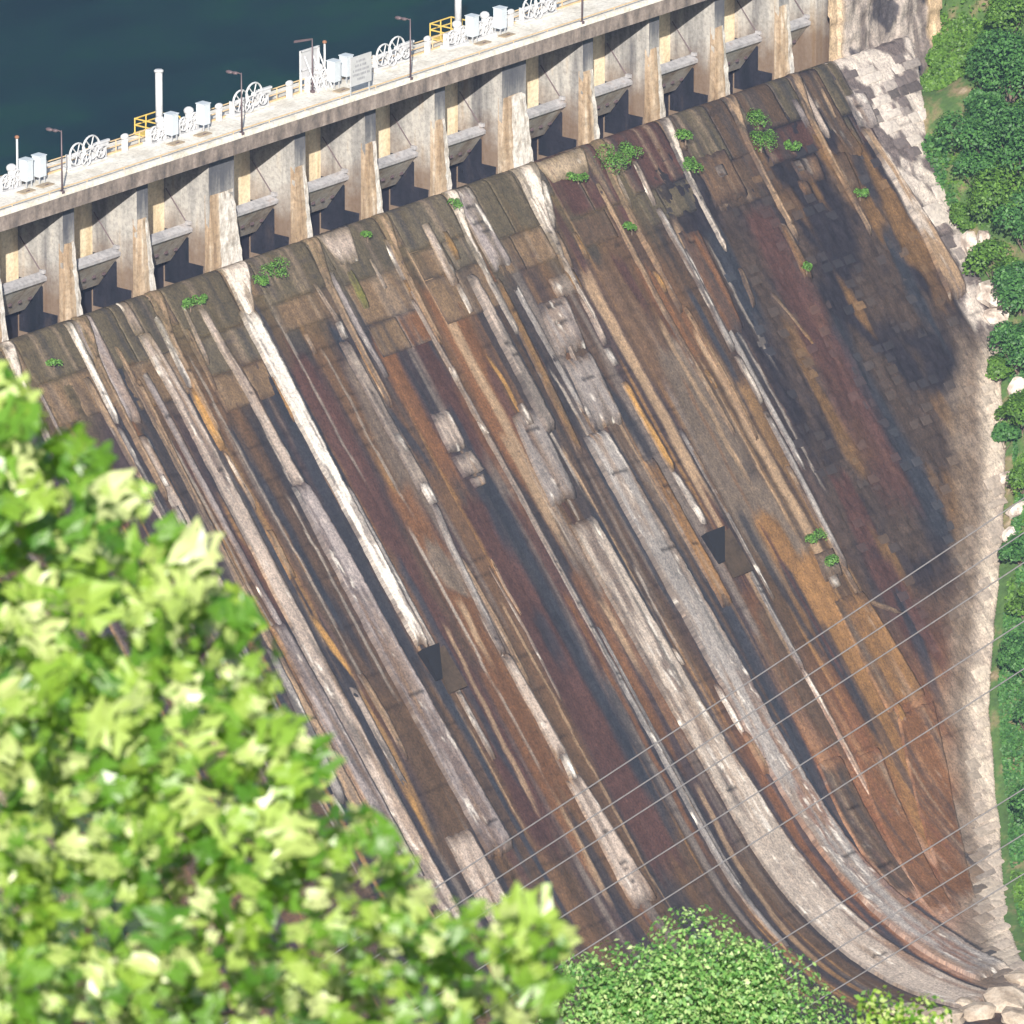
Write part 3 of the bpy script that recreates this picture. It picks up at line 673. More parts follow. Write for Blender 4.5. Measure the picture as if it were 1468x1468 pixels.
plane_mesh('left_bank', np.linspace(-420, -61, 80), np.linspace(-260, 260, 80), lambda X, Y: -70.5 + (-61 - X) * .3 + 68 * sst(62, 78, -X) * sst(-60, -2, Y) + 3 * (fbm(X * .1, Y * .1, 97, 3) - .5), M['soil'])

# ------------------------------------------------------------------ the dam
dam = empty('dam')
tag(dam, 'tall stained concrete dam with its gated spillway running across the picture', 'dam')

us = np.arange(-60, 78.01, .16); vs = np.arange(-3, 104, .28)
U, Vv = np.meshgrid(us, vs)
eu = edge_band(Vv)
U2 = np.minimum(U, eu + .6)
rough = sst(30, 36, U2) * .12 + .04
hh = (fbm(U2 * 1.1, Vv * .9, 101, 4) - .5) * rough * 2 + (fbm(U2 * .8, Vv * .05, 103, 3) - .5) * .22 * sst(1, 8, Vv)
hh -= 1.2 * sst(0.0, .6, U2 - eu)
P = face_pt(U2, Vv, hh)
q = grid_quads(*U2.shape)
keep = (U <= eu + .8)
kq = keep.ravel()[q].all(1)
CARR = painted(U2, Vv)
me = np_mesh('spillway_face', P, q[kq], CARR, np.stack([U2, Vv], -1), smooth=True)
face = link('spillway_face', me, dam, M['face'])

# bands and slabs of the facing, each a raised piece with ragged edges

def strip_mesh(name, kind, h, pts, seed, crisp=False):
    pv = np.array([p[1] for p in pts]); pu = np.array([p[0] for p in pts]); pw = np.array([p[2] for p in pts])
    L = pv[-1] - pv[0]; w = pw.max()
    nr = max(6, int(L / .28)); nc = int(min(22, max(5, w / .2)))
    tv = np.linspace(0, 1, nr); tc = np.linspace(0, 1, nc)
    T, Cc = np.meshgrid(tv, tc, indexing='ij')
    v = pv[0] + T * L
    uc = np.interp(v, pv, pu); ww = np.interp(v, pv, pw)
    e = .025 * min(1, w) + .012
    jl = (fbm(v * 1.5, v * 0 + seed, seed, 3) - .5) * 4 * e; jr = (fbm(v * 1.5, v * 0 + seed + 9, seed + 3, 3) - .5) * 4 * e
    u = uc + (Cc - .5) * ww + jl * (1 - Cc) + jr * Cc
    rag = (fbm(u * 2.6, v * 0 + seed * .3, seed + 7, 3) - .5) * min(.8, L * .12)
    if crisp: rag = rag * .12
    v = v + rag * np.where(T > .5, (T - .5) * 2, (.5 - T) * 1.2)
    h = h * (.42 if h > .3 else .6)
    hh = h + (fbm(u * 1.3, v * .2, seed + 11, 3) - .5) * min(.04, h * .3)
    if not crisp and (L > 3.5 or kind not in ('white', 'pale')): hh = hh * (.15 + .85 * sst(0, .7, (1 - T) * L)) * (.3 + .7 * sst(0, .5, T * L))
    if kind.startswith('masonry') or 'rough' in kind:
        hh = hh + (fbm(u * 2.6, v * 2.2, seed + 2, 3) - .5) * .07
    if kind in ('white', 'pale', 'palewhite', 'palecream', 'grey', 'cool') and h > .3:     # lift joints, spalled lips
        k = np.floor(v / 2.9 + .35 * vn(u * .5, v * 0, seed)); fr = v / 2.9 - np.floor(v / 2.9)
        hh = hh + (H(k, k * 0, seed) - .5) * .10 * min(1, h) - .07 * (fr < .11)
    c = col_noise(KIND[kind], u, v, seed)
    base = base_colour(u, v)
    m = sst(.53, .72, fbm(u * 1.3, v * .13, seed + 13, 4))
    if kind in ('white', 'palewhite', 'orange', 'mossgreen', 'tan'): m = sst(.50, .64, fbm(u * 2.4, v * .25, seed + 13, 4))
    c = mix(c, np.maximum(base, .03), m * .7)
    if kind in ('grey', 'pale', 'cool', 'palecream', 'greyrough', 'tanpale'):
        c = mix(c, (.50, .46, .42), sst(.70, .80, fbm(u * 2.5, v * .3, seed + 19, 4)) * .8)
        c = mix(c, (.16, .10, .06), sst(.60, .74, fbm(u * 1.1, v * .08, seed + 23, 3)) * .45)
    if kind in ('brown', 'maroon', 'rust', 'rustbrown', 'moss', 'tanbrown', 'olive', 'ochre'):
        c = mix(c, (.20, .15, .11), sst(.62, .76, fbm(u * 1.6, v * .05, seed + 29, 3)) * .5)
        c = mix(c, (.030, .028, .030), sst(.58, .74, fbm(u * 1.6, v * .045, seed + 31, 3)) * .6)
    ed = np.minimum(Cc, 1 - Cc) * ww                       # worn edges and ends take the colour of the stained face
    en = np.minimum(T, 1 - T) * L
    fn = .30 * fbm(u * 2.0, v * .5, seed + 37, 3)
    c = mix(c, base, (1 - sst(0, .05 + fn * .7, ed - .16 * fbm(u * 2, v * .3, seed + 43, 2))) * .65)
    c = mix(c, base, (1 - sst(0, .4 + fn * (1 if crisp else 7), en + .25 * (fbm(u * 3, v * .8, seed + 41, 2) - .3))) * .8)
    if not crisp:                                          # open cracks across the bands, chips and flecks
        rw = np.arange(nr)[:, None] + 0 * Cc
        ck = (H(rw, rw * 0 + seed, 3) < .022) & (Cc > H(rw, rw * 0, 4) * .5) & (Cc < .5 + H(rw, rw * 0, 6) * .5)
        c = c * np.where(ck, .3, 1.0)[..., None]; hh = hh - .06 * ck
        fk = vn(u * 5.0, v * .9, seed + 60)
        c = mix(c, (.62, .58, .53), sst(.80, .95, fk) * sst(.5, .62, fbm(u, v * .25, seed + 51, 2)) * (.7 if kind in ('white', 'pale', 'grey', 'cool', 'palecream', 'palewhite', 'greyrough', 'masonrypale') else .12))
    # skirts
    def cols(a, l_, r_): return np.concatenate([l_, a, r_], 1)
    uL, uR = u[:, :1], u[:, -1:]
    u3 = cols(u, uL, uR); v3 = cols(v, v[:, :1], v[:, -1:]); h3 = cols(hh, hh[:, :1] * 0 - .25, hh[:, :1] * 0 - .25)
    c3 = np.concatenate([c[:, :1], c, c[:, -1:]], 1)
    u3 = np.concatenate([u3[:1], u3, u3[-1:]]); v3 = np.concatenate([v3[:1], v3, v3[-1:]])
    h3 = np.concatenate([h3[:1] * 0 - .25, h3, h3[-1:] * 0 - .25]); c3 = np.concatenate([c3[:1], c3, c3[-1:]])
    return np_mesh(name, face_pt(u3, v3, h3), grid_quads(*u3.shape), c3, np.stack([u3 + seed * 3.1, v3], -1))

# the upper facing: flush slabs between the pier lines, cut by level joints
PIERX = [(i - 5) * 9.1 - 4.825 + 1.695 * ((i >= 3) + (i >= 7) - 1) + 6.0 for i in range(-2, 12)]
PW = [3.2 if i in (3, 7, -1) else 1.4 for i in range(-2, 12)]
PIER = [(R - w, R) for R, w in zip(PIERX, PW)] + [(63.0, 66.2)]
rf = np.random.RandomState(31)
for i in range(1, len(PIER) - 1):
    a, c = PIER[i][1] + .45, PIER[i + 1][0] + .15
    far = i > 8
    pl = strip_mesh('facing_slab', 'tanbrown' if i % 3 else 'olive', .11, [((PIER[i][0] + PIER[i][1]) / 2 + .3, -1.6, PIER[i][1] - PIER[i][0] + .55), ((PIER[i][0] + PIER[i][1]) / 2 + .3, 3.4, PIER[i][1] - PIER[i][0] + .5)], 8900 + i, True)
    link('facing_slab', pl, face, M['face'])
    v0 = -1.6
    for row in range(3):
        v1 = v0 + [rf.uniform(5.6, 7.6), rf.uniform(2.6, 4.2), rf.uniform(2.2, 4.5)][row]
        if (row == 2 and rf.rand() < .55) or (far and row == 2): break
        n = 1 if rf.rand() < .45 else 2
        cuts = [a] + ([a + (c - a) * rf.uniform(.35, .65)] if n == 2 else []) + [c]
        for p, q_ in zip(cuts, cuts[1:]):
            k = [['moss', 'olive', 'moss'], ['tanbrown', 'tanbrown', 'olive'], ['rust', 'tanbrown', 'maroon']][row][rf.randint(3)]
            if far: k = ['maroon', 'moss', 'brown'][rf.randint(3)]
            link('facing_slab', strip_mesh('facing_slab', k, rf.uniform(.10, .15) if row == 0 else rf.uniform(.06, .10), [((p + q_) / 2, v0, q_ - p - .05), ((p + q_) / 2, v1 - .06, q_ - p - .05)], 8000 + i * 31 + row * 7 + int(p * 3), True), face, M['face'])
        v0 = v1
for i, (a, c) in enumerate(PIER[:-1]):       # the pier noses run on down the face as thin ridges
    m = (a + c) / 2; wd = c - a; d_ = .7 if wd < 2 else 1.1
    pts = [(m + .35, -.2, wd * 1.02), (m + .1, 1.4, wd * .8), (m - d_ * .8, 4.5, wd * .42), (m - d_ - .1, 9.0, .5), (m - d_ - .2, 12.5 + 5 * ((i * 37) % 7) / 7, .4)]
    link('rib', strip_mesh('rib', 'palewhite' if i % 3 == 2 or wd > 2 else 'tan', .75, pts, 9100 + i * 13), face, M['face'])
for i, (k, h, pts) in enumerate(STRIPS):
    if k in FLAT and h < .24: continue
    nm = 'concrete_slab' if pts[-1][1] - pts[0][1] < 8 and max(p[2] for p in pts) > 1.3 else 'concrete_strip'
    link(nm, strip_mesh(nm, k, h, pts, 200 + i * 7), face, M['face'])

# thin vertical runs between the authored ones
rs = np.random.RandomState(5)
for i in range(26):
    u0 = rs.uniform(-48, 34); v0 = rs.uniform(1, 42); L = rs.uniform(5, 26); w = rs.uniform(.25, .8)
    k = ['pale', 'tan', 'grey', 'cool'][rs.randint(4)]
    link('concrete_strip', strip_mesh('concrete_strip', k, rs.uniform(.06, .26), [(u0, v0, w), (u0 + rs.uniform(-.3, .3), v0 + L * .5, w), (u0, v0 + L, w * .8)], 3000 + i * 5), face, M['face'])

# masonry blocks where the facing has gone (right part of the spillway and the pale abutment)
def stone_mesh(seed):
    r = random.Random(seed); ring = []
    for (x, y) in ((-.5, -.5), (0, -.5), (.5, -.5), (.5, 0), (.5, .5), (0, .5), (-.5, .5), (-.5, 0)):
        ring.append((x * r.uniform(.84, 1.0), y * r.uniform(.84, 1.0)))
    P = [(x, y, -.25) for x, y in ring] + [(x * .97, y * .97, r.uniform(.5, .9)) for x, y in ring] + [(x * .62, y * .62, r.uniform(.9, 1.15)) for x, y in ring] + [(0, 0, 1.1)]
    F = []
    for a in (0, 8):
        for k in range(8):
            F += [(a + k, a + (k + 1) % 8, a + 8 + (k + 1) % 8), (a + k, a + 8 + (k + 1) % 8, a + 8 + k)]
    for k in range(8): F.append((16 + k, 16 + (k + 1) % 8, 24))
    return P, F
SV = [stone_mesh(i) for i in range(10)]
def stone_mat(name, stops): return mat_object_stone(name)
def face_colour(u, v):
    i = min(len(vs) - 1, max(0, int((v + 3) / .28))); j = min(len(us) - 1, max(0, int((u + 60) / .16)))
    return CARR[i, j]
M['st_dark'] = stone_mat('dark_purple_masonry', [(.28, (.020, .016, .020)), (.45, (.034, .025, .026)), (.6, (.060, .041, .030)), (.78, (.10, .062, .033))])
M['st_pale'] = stone_mat('pale_abutment_masonry', [(.25, (.055, .047, .052)), (.42, (.16, .135, .125)), (.58, (.36, .315, .28)), (.74, (.58, .53, .49))])
SM = {k: [] for k in ('st_dark', 'st_pale')}
for k in SM:
    for P_, F_ in SV:
        me = np_mesh('masonry_stone', P_, F_); me.materials.append(M[k]); SM[k].append(me)
def frame_at(u, v):
    p = face_pt(u, v); n = Vector((0, float(np.interp(v, VS, NRM[:, 0])), float(np.interp(v, VS, NRM[:, 1]))))
    t = Vector((1, 0, 0)); return Vector(p), t, n.cross(t), n
def blocks(ulo, uhi, vlo, vhi, su, sv, ok, seed):
    r = random.Random(seed); out = []; v = vlo
    while v < vhi:
        hv = sv * r.uniform(.75, 1.3); u = ulo + r.uniform(0, su)
        while u < uhi:
            wu = su * r.uniform(.6, 1.5)
            if ok(u + wu / 2, v + hv / 2, r): out.append((u + wu / 2, v + hv / 2 + r.uniform(-.12, .12), wu, hv * r.uniform(.8, 1.15), r.randrange(10), r.uniform(-.03, .06)))
            u += wu
        v += hv
    return out
def put_stones(bl, key, nmax, hs, parent):
    bl = sorted(bl, key=lambda s: -s[2] * s[3])
    for s in bl[:nmax]:
        p, t, d, n = frame_at(s[0], s[1])
        o = link('stone' if key == 'st_tan' else 'masonry_stone', SM[key][s[4]], parent)
        R = Matrix((t * s[2], d * s[3], n * (hs + s[5]))).transposed().to_4x4(); R.translation = p
        o.matrix_local = Matrix.Translation(-parent.location) @ R
        k_ = random.Random(int(s[0] * 91 + s[1] * 57)).uniform(.85, 1.13) * (.86 if key == 'st_tan' else 1)
        fc = face_colour(s[0], s[1]); o.color = (*[min(.8, float(x) * k_) for x in fc], 1)
    rest = bl[nmax:]
    if rest:
        PP = []; FF = []; off = 0
        for s in rest:
            p, t, d, n = frame_at(s[0], s[1]); P_, F_ = SV[s[4]]
            A = np.array(P_) @ np.array([t * s[2], d * s[3], n * (hs + s[5])]) + np.array(p)
            PP.append(A); FF.append(np.array(F_) + off); off += len(P_)
        tag(link('masonry_rubble', np_mesh('masonry_rubble', np.concatenate(PP), np.concatenate(FF)), parent, M[key]), kind='stuff')
def ok_dark(u, v, r):
    if r.random() > .5: return False
    if u > edge_u(v) - 1.5 or u > 61.3: return False
    if u < 33.5 + max(0, (v - 34)) * .0: return False
    return r.random() < (.5 if v > 6 else .3)
r = random.Random(3); bl_ = []
for row in range(4, 50):
    off = float(H(np.array(row), np.array(0), 3)) * 2
    for k in range(int(33 / 1.55), int(62 / 1.55) + 3):
        u0 = (k + .12 - off) * 1.55; u1 = (k + 1 - off) * 1.55; v0 = (row + .2) * 1.05; v1 = (row + 1) * 1.05
        if ok_dark((u0 + u1) / 2, (v0 + v1) / 2, r): bl_.append(((u0 + u1) / 2, (v0 + v1) / 2, u1 - u0, v1 - v0, r.randrange(10), r.uniform(-.02, .05)))
put_stones(bl_, 'st_dark', 290, .035, face)
def ok_pale(u, v, r): return 63.2 < u < edge_u(v) - .3 and r.random() < .6
put_stones(blocks(63, 75, 1.5, 27, 1.9, 1.0, ok_pale, 4), 'st_pale', 290, .13, face)
M['st_tan'] = stone_mat('tan_edging_stone', [(.25, (.11, .085, .068)), (.42, (.235, .185, .145)), (.58, (.37, .31, .25)), (.78, (.52, .47, .41))])
SM['st_tan'] = []
for P_, F_ in SV:
    me = np_mesh('stone', P_, F_); me.materials.append(M['st_tan']); SM['st_tan'].append(me)
# the tan bench along the left side of the pale abutment
link('bench_slab', strip_mesh('bench_slab', 'tan', .9, [(61.9, 6.5, .9), (62.5, 11, 1.0), (62.8, 16.3, 1.5), (62.6, 21.5, 2.4), (62.2, 24, 2.6)], 901), face, M['face'])

# drains through the spillway face: a near-black block for the shaded mouth, with its sloping floor block
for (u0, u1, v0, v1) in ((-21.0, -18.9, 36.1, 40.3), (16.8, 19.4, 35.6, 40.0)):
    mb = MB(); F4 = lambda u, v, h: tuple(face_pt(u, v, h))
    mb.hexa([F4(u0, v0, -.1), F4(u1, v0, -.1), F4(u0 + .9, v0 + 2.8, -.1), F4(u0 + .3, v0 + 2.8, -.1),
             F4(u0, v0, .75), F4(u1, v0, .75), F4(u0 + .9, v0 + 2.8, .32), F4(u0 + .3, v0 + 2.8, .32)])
    mb.build('drain_mouth_shade_block', M['dark'], face)  # solid near-black block, its colour standing for the shade inside the mouth
    mb = MB()
    mb.hexa([F4(u0 + 1.2, v0 + .6, -.1), F4(u1 + .6, v0 + .3, -.1), F4(u1 + .8, v1, -.1), F4(u0 + .9, v1, -.1),
             F4(u0 + 1.2, v0 + .6, .25), F4(u1 + .6, v0 + .3, .55), F4(u1 + .8, v1, .5), F4(u0 + .9, v1, .3)])
    mb.build('drain_apron', M['drain_floor'], face)

# deck, fascia, piers
XL, XR = -78.0, 80.0
MB().box(((XL + XR) / 2, 2.5, -.11), (XR - XL, 5.0, .22)).build('deck_slab', M['deck'], dam)
fm = MB(); x = XL; r = random.Random(2)
while x < XR:
    w = 4.55; fm.box((x + w / 2, .28 + r.uniform(-.012, .012), -.86), (w - .04, .5, 1.27)); x += w
fm.build('fascia_beam', M['fascia'], dam)
MB().box(((XL + XR) / 2, 2.9, -.93), (XR - XL, 4.1, 1.35)).build('deck_girder', M['fascia'], dam)
MB().box(((XL + XR) / 2, .16, .10), (XR - XL, .30, .2)).build('kerb', M['deck'], dam)
MB().box(((XL + XR) / 2, 6.3, -.9), (XR - XL, 2.5, 1.2)).build('light_gap_blocker', M['deck'], dam)  # unseen box added to stop light leaking in behind the deck
def sub_box(mb, p8, n=10):
    mb.hexa(p8)
for (a, c) in PIER[:-1]:
    w = c - a; cx = (a + c) / 2
    root = MB().box((cx, 4.2, -8.6), (w, 6.2, 14.0)).build('pier', M['pier'], dam)
    # battered nose, widening to the foot, in rough lifts
    zs = np.linspace(-4.75, -13.6, 19); rr = random.Random(int(cx * 10)); nb = MB(); ringv = []
    for i, z in enumerate(zs):
        t = i / 18; hl = w / 2 * .90 + t * (.40 if w < 2 else .6); hr = w / 2 * .90 + t * (.85 if w < 2 else 1.1); hb = w / 2 + .01
        y0 = 1.05 - .45 * t; j = lambda s: rr.uniform(-s, s)
        ringv.append([nb.bm.verts.new(q) for q in ((cx - hb, y0 + .5 + t * .5, z), (cx - hl + j(.06), y0 + .05 + j(.05), z), (cx - hl * .3 + j(.05), y0 - .03 + j(.07), z + j(.08)),
                      (cx + hr * .35 + j(.05), y0 - .03 + j(.07), z + j(.08)), (cx + hr + j(.07), y0 + .05 + j(.05), z), (cx + hb, y0 + .7 + t * .8, z))])
    nb.bm.faces.new(ringv[0]); white_faces = []
    for A, B in zip(ringv, ringv[1:]):
        for k in range(5):
            f = nb.bm.faces.new((A[k], B[k], B[k + 1], A[k + 1]))
            if k == 3 and len(white_faces) > 1 or (w > 2 and k == 2): f.material_index = 1
            white_faces.append(f)
    no = nb.build('pier_nose', M['nose'], root); no.data.materials.append(M['nose_white'])
    if cx < 60:      # pier side below the gate: painted shade, with wet concrete lower down
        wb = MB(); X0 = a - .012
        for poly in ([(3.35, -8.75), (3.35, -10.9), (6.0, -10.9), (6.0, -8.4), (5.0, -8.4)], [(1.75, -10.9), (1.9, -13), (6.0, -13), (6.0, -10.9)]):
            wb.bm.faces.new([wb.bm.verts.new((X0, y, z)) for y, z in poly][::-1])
        wb.build('wet_shade_patch', M['wet_shade'], root)

# right abutment wall above the pale masonry
aw = []
xs = np.linspace(63.0, 79.5, 110); zs = np.linspace(1.0, -18, 70)
X, Z = np.meshgrid(xs, zs)
Yw = .9 + (fbm(X * .45, Z * .4, 301, 4) - .5) * .5 * sst(63.5, 66, X) - .2 * (np.floor(X / 4.3) % 2) + .3 * (H(np.floor(X / 1.6 + .5 * np.floor(Z)), np.floor(Z), 5) - .5) + np.clip(-Z - 11, 0, 9) * -.25
cw = mix((.15, .125, .115), (.33, .285, .255), sst(.36, .64, fbm(X * .9, Z * .22, 303, 4)))
cw = mix(cw, (.035, .033, .042), sst(.54, .66, fbm(X * .5, Z * .35, 305, 4)) * .9)
cw = mix(cw, (.45, .33, .21), (1 - sst(64.4, 65.4, X)) * .8 + sst(76.8, 77.6, X) * .9)
aw = link('abutment_face', np_mesh('abutment_face', np.stack([X, Yw, Z], -1), grid_quads(*X.shape), cw, np.stack([X, Z], -1)), dam, M['face'])
MB().box((71.3, 5.0, -8.5), (16.5, 5.4, 18.6)).build('abutment_core', M['pier'], dam)

# ------------------------------------------------------------------ spillway gates
ORD = ['first', 'second', 'third', 'fourth', 'fifth', 'sixth', 'seventh', 'eighth', 'ninth', 'tenth', 'eleventh', 'twelfth', 'thirteenth']
for i in range(1, len(PIER) - 1):
    x0, x1 = PIER[i][1], PIER[i + 1][0]
    g = empty('spillway_gate', ((x0 + x1) / 2, 6, -9))
    if i == 1: lab = 'steel spillway gate at the left end, half cut off by the picture edge'
    else: lab = 'steel spillway gate under the deck, %s full bay from the left' % ORD[i - 2]
    if i == len(PIER) - 2: lab = 'steel spillway gate in the last bay beside the pale abutment wall'
    tag(g, lab, 'gate', 'spillway gates between the piers')
    ox, oy, oz = g.location
    def gb(name, f, mat):
        mb = MB(); f(mb)
        bmesh.ops.translate(mb.bm, verts=mb.bm.verts[:], vec=(-ox, -oy, -oz))
        return mb.build(name, mat, g)
    gb('skin_plate', lambda m: m.box(((x0 + x1) / 2, 6.15, -6.2), (x1 - x0 - .02, .3, 9.2)), M['gate_pale'])
    gb('opening_shade_plate', lambda m: m.box(((x0 + x1) / 2, 6.3, -12.4), (x1 - x0 - .02, .3, 3.2)), M['gate_dark'])  # near-black plate, painted as the darkness of the opening under the leaf
    gb('top_beam', lambda m: m.hexa([(x0 + .03, 2.9, -8.15), (x1 - .04, 2.9, -8.15), (x1 - .04, 3.6, -8.0), (x0 + .03, 3.6, -8.0),
                                     (x0 + .03, 2.85, -7.85), (x1 - .04, 2.85, -7.85), (x1 - .04, 3.6, -7.5), (x0 + .03, 3.6, -7.5)]), M['gate_beam'])
    gb('leaf_plate', lambda m: m.hexa([(x0 + .05, 5.3, -11.05), (x1 - .1, 5.3, -11.05), (x1 - .1, 5.6, -10.95), (x0 + .05, 5.6, -10.95),
                                       (x0 + .05, 3.05, -8.16), (x1 - .1, 3.05, -8.16), (x1 - .1, 3.5, -8.03), (x0 + .05, 3.5, -8.03)]), M['gate'])
    gb('hoist_cable', lambda m: m.tube([(x1 - .12, 5.7, -4.9), (x1 - .12, 3.5, -7.4)], .05), M['pole'])
    def bolts(m):
        pass
    for k in range(6):
        gb('stiffener', lambda m: m.box((x0 + 1.0 + k * (x1 - x0 - 1.6) / 5, 4.27, -9.75), (.35, .12, .3)), M['pole'])
    gb('trunnion', lambda m: m.box((x1 - .14, 3.25, -7.42), (.26, .5, .3)), M['gate_beam'])

# ------------------------------------------------------------------ things on the deck
def ray(x, y):
    f = 17.138 * 900.0
    return (fwd + rgt * ((x - 734) / f) + upv * ((734 - y) / f))
def place(o, x, y, z=0, rz=0): o.location = (x, y, z); o.rotation_euler = (0, 0, rz)

# lamp posts
def make_lamp():
    o = empty('lamp_post')
    MB().tube([(0, 0, 0), (0, 0, 5.3)], [.085, .05], 8).build('pole', M['pole'], o, True)
    MB().box((0, 0, .12), (.34, .34, .24)).bevel(.03).build('base', M['pole'], o)
    MB().tube([(0, 0, 5.2), (-.05, .5, 5.28), (-.1, 1.0, 5.24)], .05).build('arm', M['pole'], o)
    MB().ball((-.07, .62, 5.2), .2, 2, (1, 1.4, .7)).build('lamp_shade', M['pole'], o, True)
    MB().ball((-.12, 1.2, 5.2), .22, 2, (1, 1.7, .7)).build('lamp_shade', M['pole'], o, True)
    return o
lamps = [(-39.42, .12, 'thin brown twin-headed lamp post nearest the left edge of the picture'),
         (-17.14, .12, 'twin-headed lamp post in front of the second spoked hoist from the left'),
         (4.55, .12, 'thin brown twin-headed lamp post between the notice board and the second white column'),
         (27.44, .12, 'dark lamp post at the top edge whose head is cut off by the picture')]
L0 = make_lamp()
for i, (x, y, lab) in enumerate(lamps):
    o = L0 if i == 0 else copy_tree(L0)
    place(o, x, y, 0); tag(o, lab, 'lamp post', 'lamp posts along the deck')
o = empty('lamp_post')
MB().tube([(0, 0, 0), (0, 0, 4.7)], [.085, .05], 8).build('pole', M['pole'], o, True)
MB().box((0, 0, .12), (.34, .34, .24)).bevel(.03).build('base', M['pole'], o)
MB().hexa([(-.12, .1, 4.55), (.12, .1, 4.55), (.16, 1.9, 4.0), (-.16, 1.9, 4.0), (-.1, .1, 4.7), (.1, .1, 4.7), (.14, 1.9, 4.2), (-.14, 1.9, 4.2)]).build('lamp_shade', M['pole'], o)
place(o, -3.73, 3.87, 0); tag(o, 'lamp post with one long slanting arm in front of the leaning panel frame', 'lamp post', 'lamp posts along the deck')

# spoked gate hoists
def wheel(mb, c, R, ns=6, r=.07):
    c = Vector(c); mb.ring(c, (0, 1, 0), R, r, 20)
    for k in range(ns):
        t = 2 * math.pi * k / ns + .2
        mb.tube([c, c + Vector((math.cos(t) * R, 0, math.sin(t) * R))], r * .75, 5)
    mb.tube([c - Vector((0, .14, 0)), c + Vector((0, .14, 0))], R * .2, 8)
def make_hoist():
    o = empty('gate_hoist')
    for (cx, cz, R) in ((-1.25, 1.25, .92), (.45, 1.45, 1.0)):
        mb = MB(); wheel(mb, (cx, 0, cz), R); mb.build('gear_wheel', M['white'], o)
    for (cx, cz, R) in ((-.55, .68, .5), (1.25, .9, .42)):
        mb = MB(); wheel(mb, (cx, -.35, cz), R, 5, .055); mb.build('pinion_wheel', M['white'], o)
    fr = MB()
    for x in (-2.0, -.45, 1.15, 1.75, 2.35): fr.box((x, .3, .65), (.13, .5, 1.3))
    fr.box((0, .35, .2), (4.6, .9, .12)).box((1.85, .2, 1.38), (1.2, .7, .25)).box((1.9, 0, 1.62), (1.5, .25, .18))
    fr.build('hoist_frame', M['white'], o)
    MB().tube([(-2.1, .35, 1.15), (2.5, .35, 1.15)], .13, 8).build('shaft', M['white'], o)
    MB().box((0, .1, .07), (4.9, 1.4, .14)).bevel(.02).build('base_pad', M['deck'], o)
    return o
hoists = [(-32.05, 3.9, 'white spoked gate hoist beside the leftmost lamp post'),
          (-11.54, 4.0, 'white spoked gate hoist behind the lamp post right of the tall white column'),
          (6.93, 4.0, 'white spoked gate hoist right of the grey notice board'),
          (26.39, 4.0, 'white spoked gate hoist cut by the top edge of the picture')]
H0 = make_hoist()
for i, (x, y, lab) in enumerate(hoists):
    o = H0 if i == 0 else copy_tree(H0)
    place(o, x, y, 0); tag(o, lab, 'hoist', 'spoked gate hoists along the far edge of the deck')

# compact drive units with small gears and a domed motor
def make_drive():
    o = empty('hoist_drive')
    for (cx, cz, R) in ((-.75, .95, .55), (.15, .6, .48), (.65, 1.15, .45)):
        mb = MB(); wheel(mb, (cx, -.2, cz), R, 6, .075); mb.build('gear_wheel', M['white'], o)
    MB().ball((.45, .25, 1.75), .42, 2, (1.1, 1, .85)).build('motor_dome', M['white'], o, True)
    MB().tube([(.45, .25, .2), (.45, .25, 1.6)], .3, 10).build('motor_housing', M['white'], o, True)
    fr = MB()
    for x in (-1.15, -.3, 1.0): fr.box((x, .1, .6), (.12, .6, 1.2))
    fr.box((0, .1, .1), (2.6, 1.1, .2)).box((0, .1, 1.2), (2.3, .5, .12)); fr.build('drive_frame', M['white'], o)
    MB().tube([(-1.3, .1, .85), (1.2, .1, .85)], .12, 8).build('shaft', M['white'], o)
    return o
drives = [(-41.4, 4.0, 'white geared drive unit with domed motor at the left edge of the picture'),
          (-23.1, 4.0, 'white geared drive unit with domed motor at the foot of the tall white column'),
          (-19.5, 4.0, 'white geared drive unit between the two cabinets right of the tall white column'),
          (15.2, 4.0, 'white geared drive unit with domed motor under the second white column'),
          (18.9, 4.0, 'white geared drive unit between the two cabinets right of the second white column'),
          (-2.6, 4.3, 'white geared drive unit at the foot of the leaning panel frame')]
D0 = make_drive()
for i, (x, y, lab) in enumerate(drives):
    o = D0 if i == 0 else copy_tree(D0)
    place(o, x, y, 0); tag(o, lab, 'hoist drive', 'geared hoist drives on the deck')

# tall control cabinets on stands
def make_cabinet():
    o = empty('control_cabinet')
    MB().box((0, 0, 1.45), (.85, .85, 1.75)).bevel(.03).build('body', M['cab'], o)
    MB().box((0, 0, 2.36), (.95, .95, .07)).bevel(.015).build('lid', M['cab'], o)
    MB().box((-.44, 0, 1.45), (.03, .72, 1.55)).build('door', M['cab'], o)
    MB().box((-.47, -.26, 1.45), (.04, .04, .2)).build('handle', M['steel'], o)
    for (x, y) in ((-.3, -.3), (.3, -.3), (.3, .3), (-.3, .3)): MB().box((x, y, .29), (.09, .09, .58)).build('leg', M['steel'], o)
    return o
cabs = [(-39.89, 3.6, 'pale cabinet next to the thin red-tipped post at far left'), (-38.3, 3.6, 'pale cabinet at far left, the one nearer the lamp post'),
        (-22.2, 3.4, 'pale cabinet between the two drive units right of the tall white column'), (-18.2, 3.4, 'pale cabinet standing clear on the right of the tall white column group'),
        (-1.4, 3.5, 'pale cabinet beside the thin red-tipped post next to the leaning panel frame'), (.55, 3.8, 'pale cabinet partly hidden behind the grey notice board'),
        (16.9, 3.6, 'pale cabinet between the two drive units right of the second white column'), (20.4, 3.4, 'pale cabinet standing clear on the right of the second white column group')]
C0 = make_cabinet()
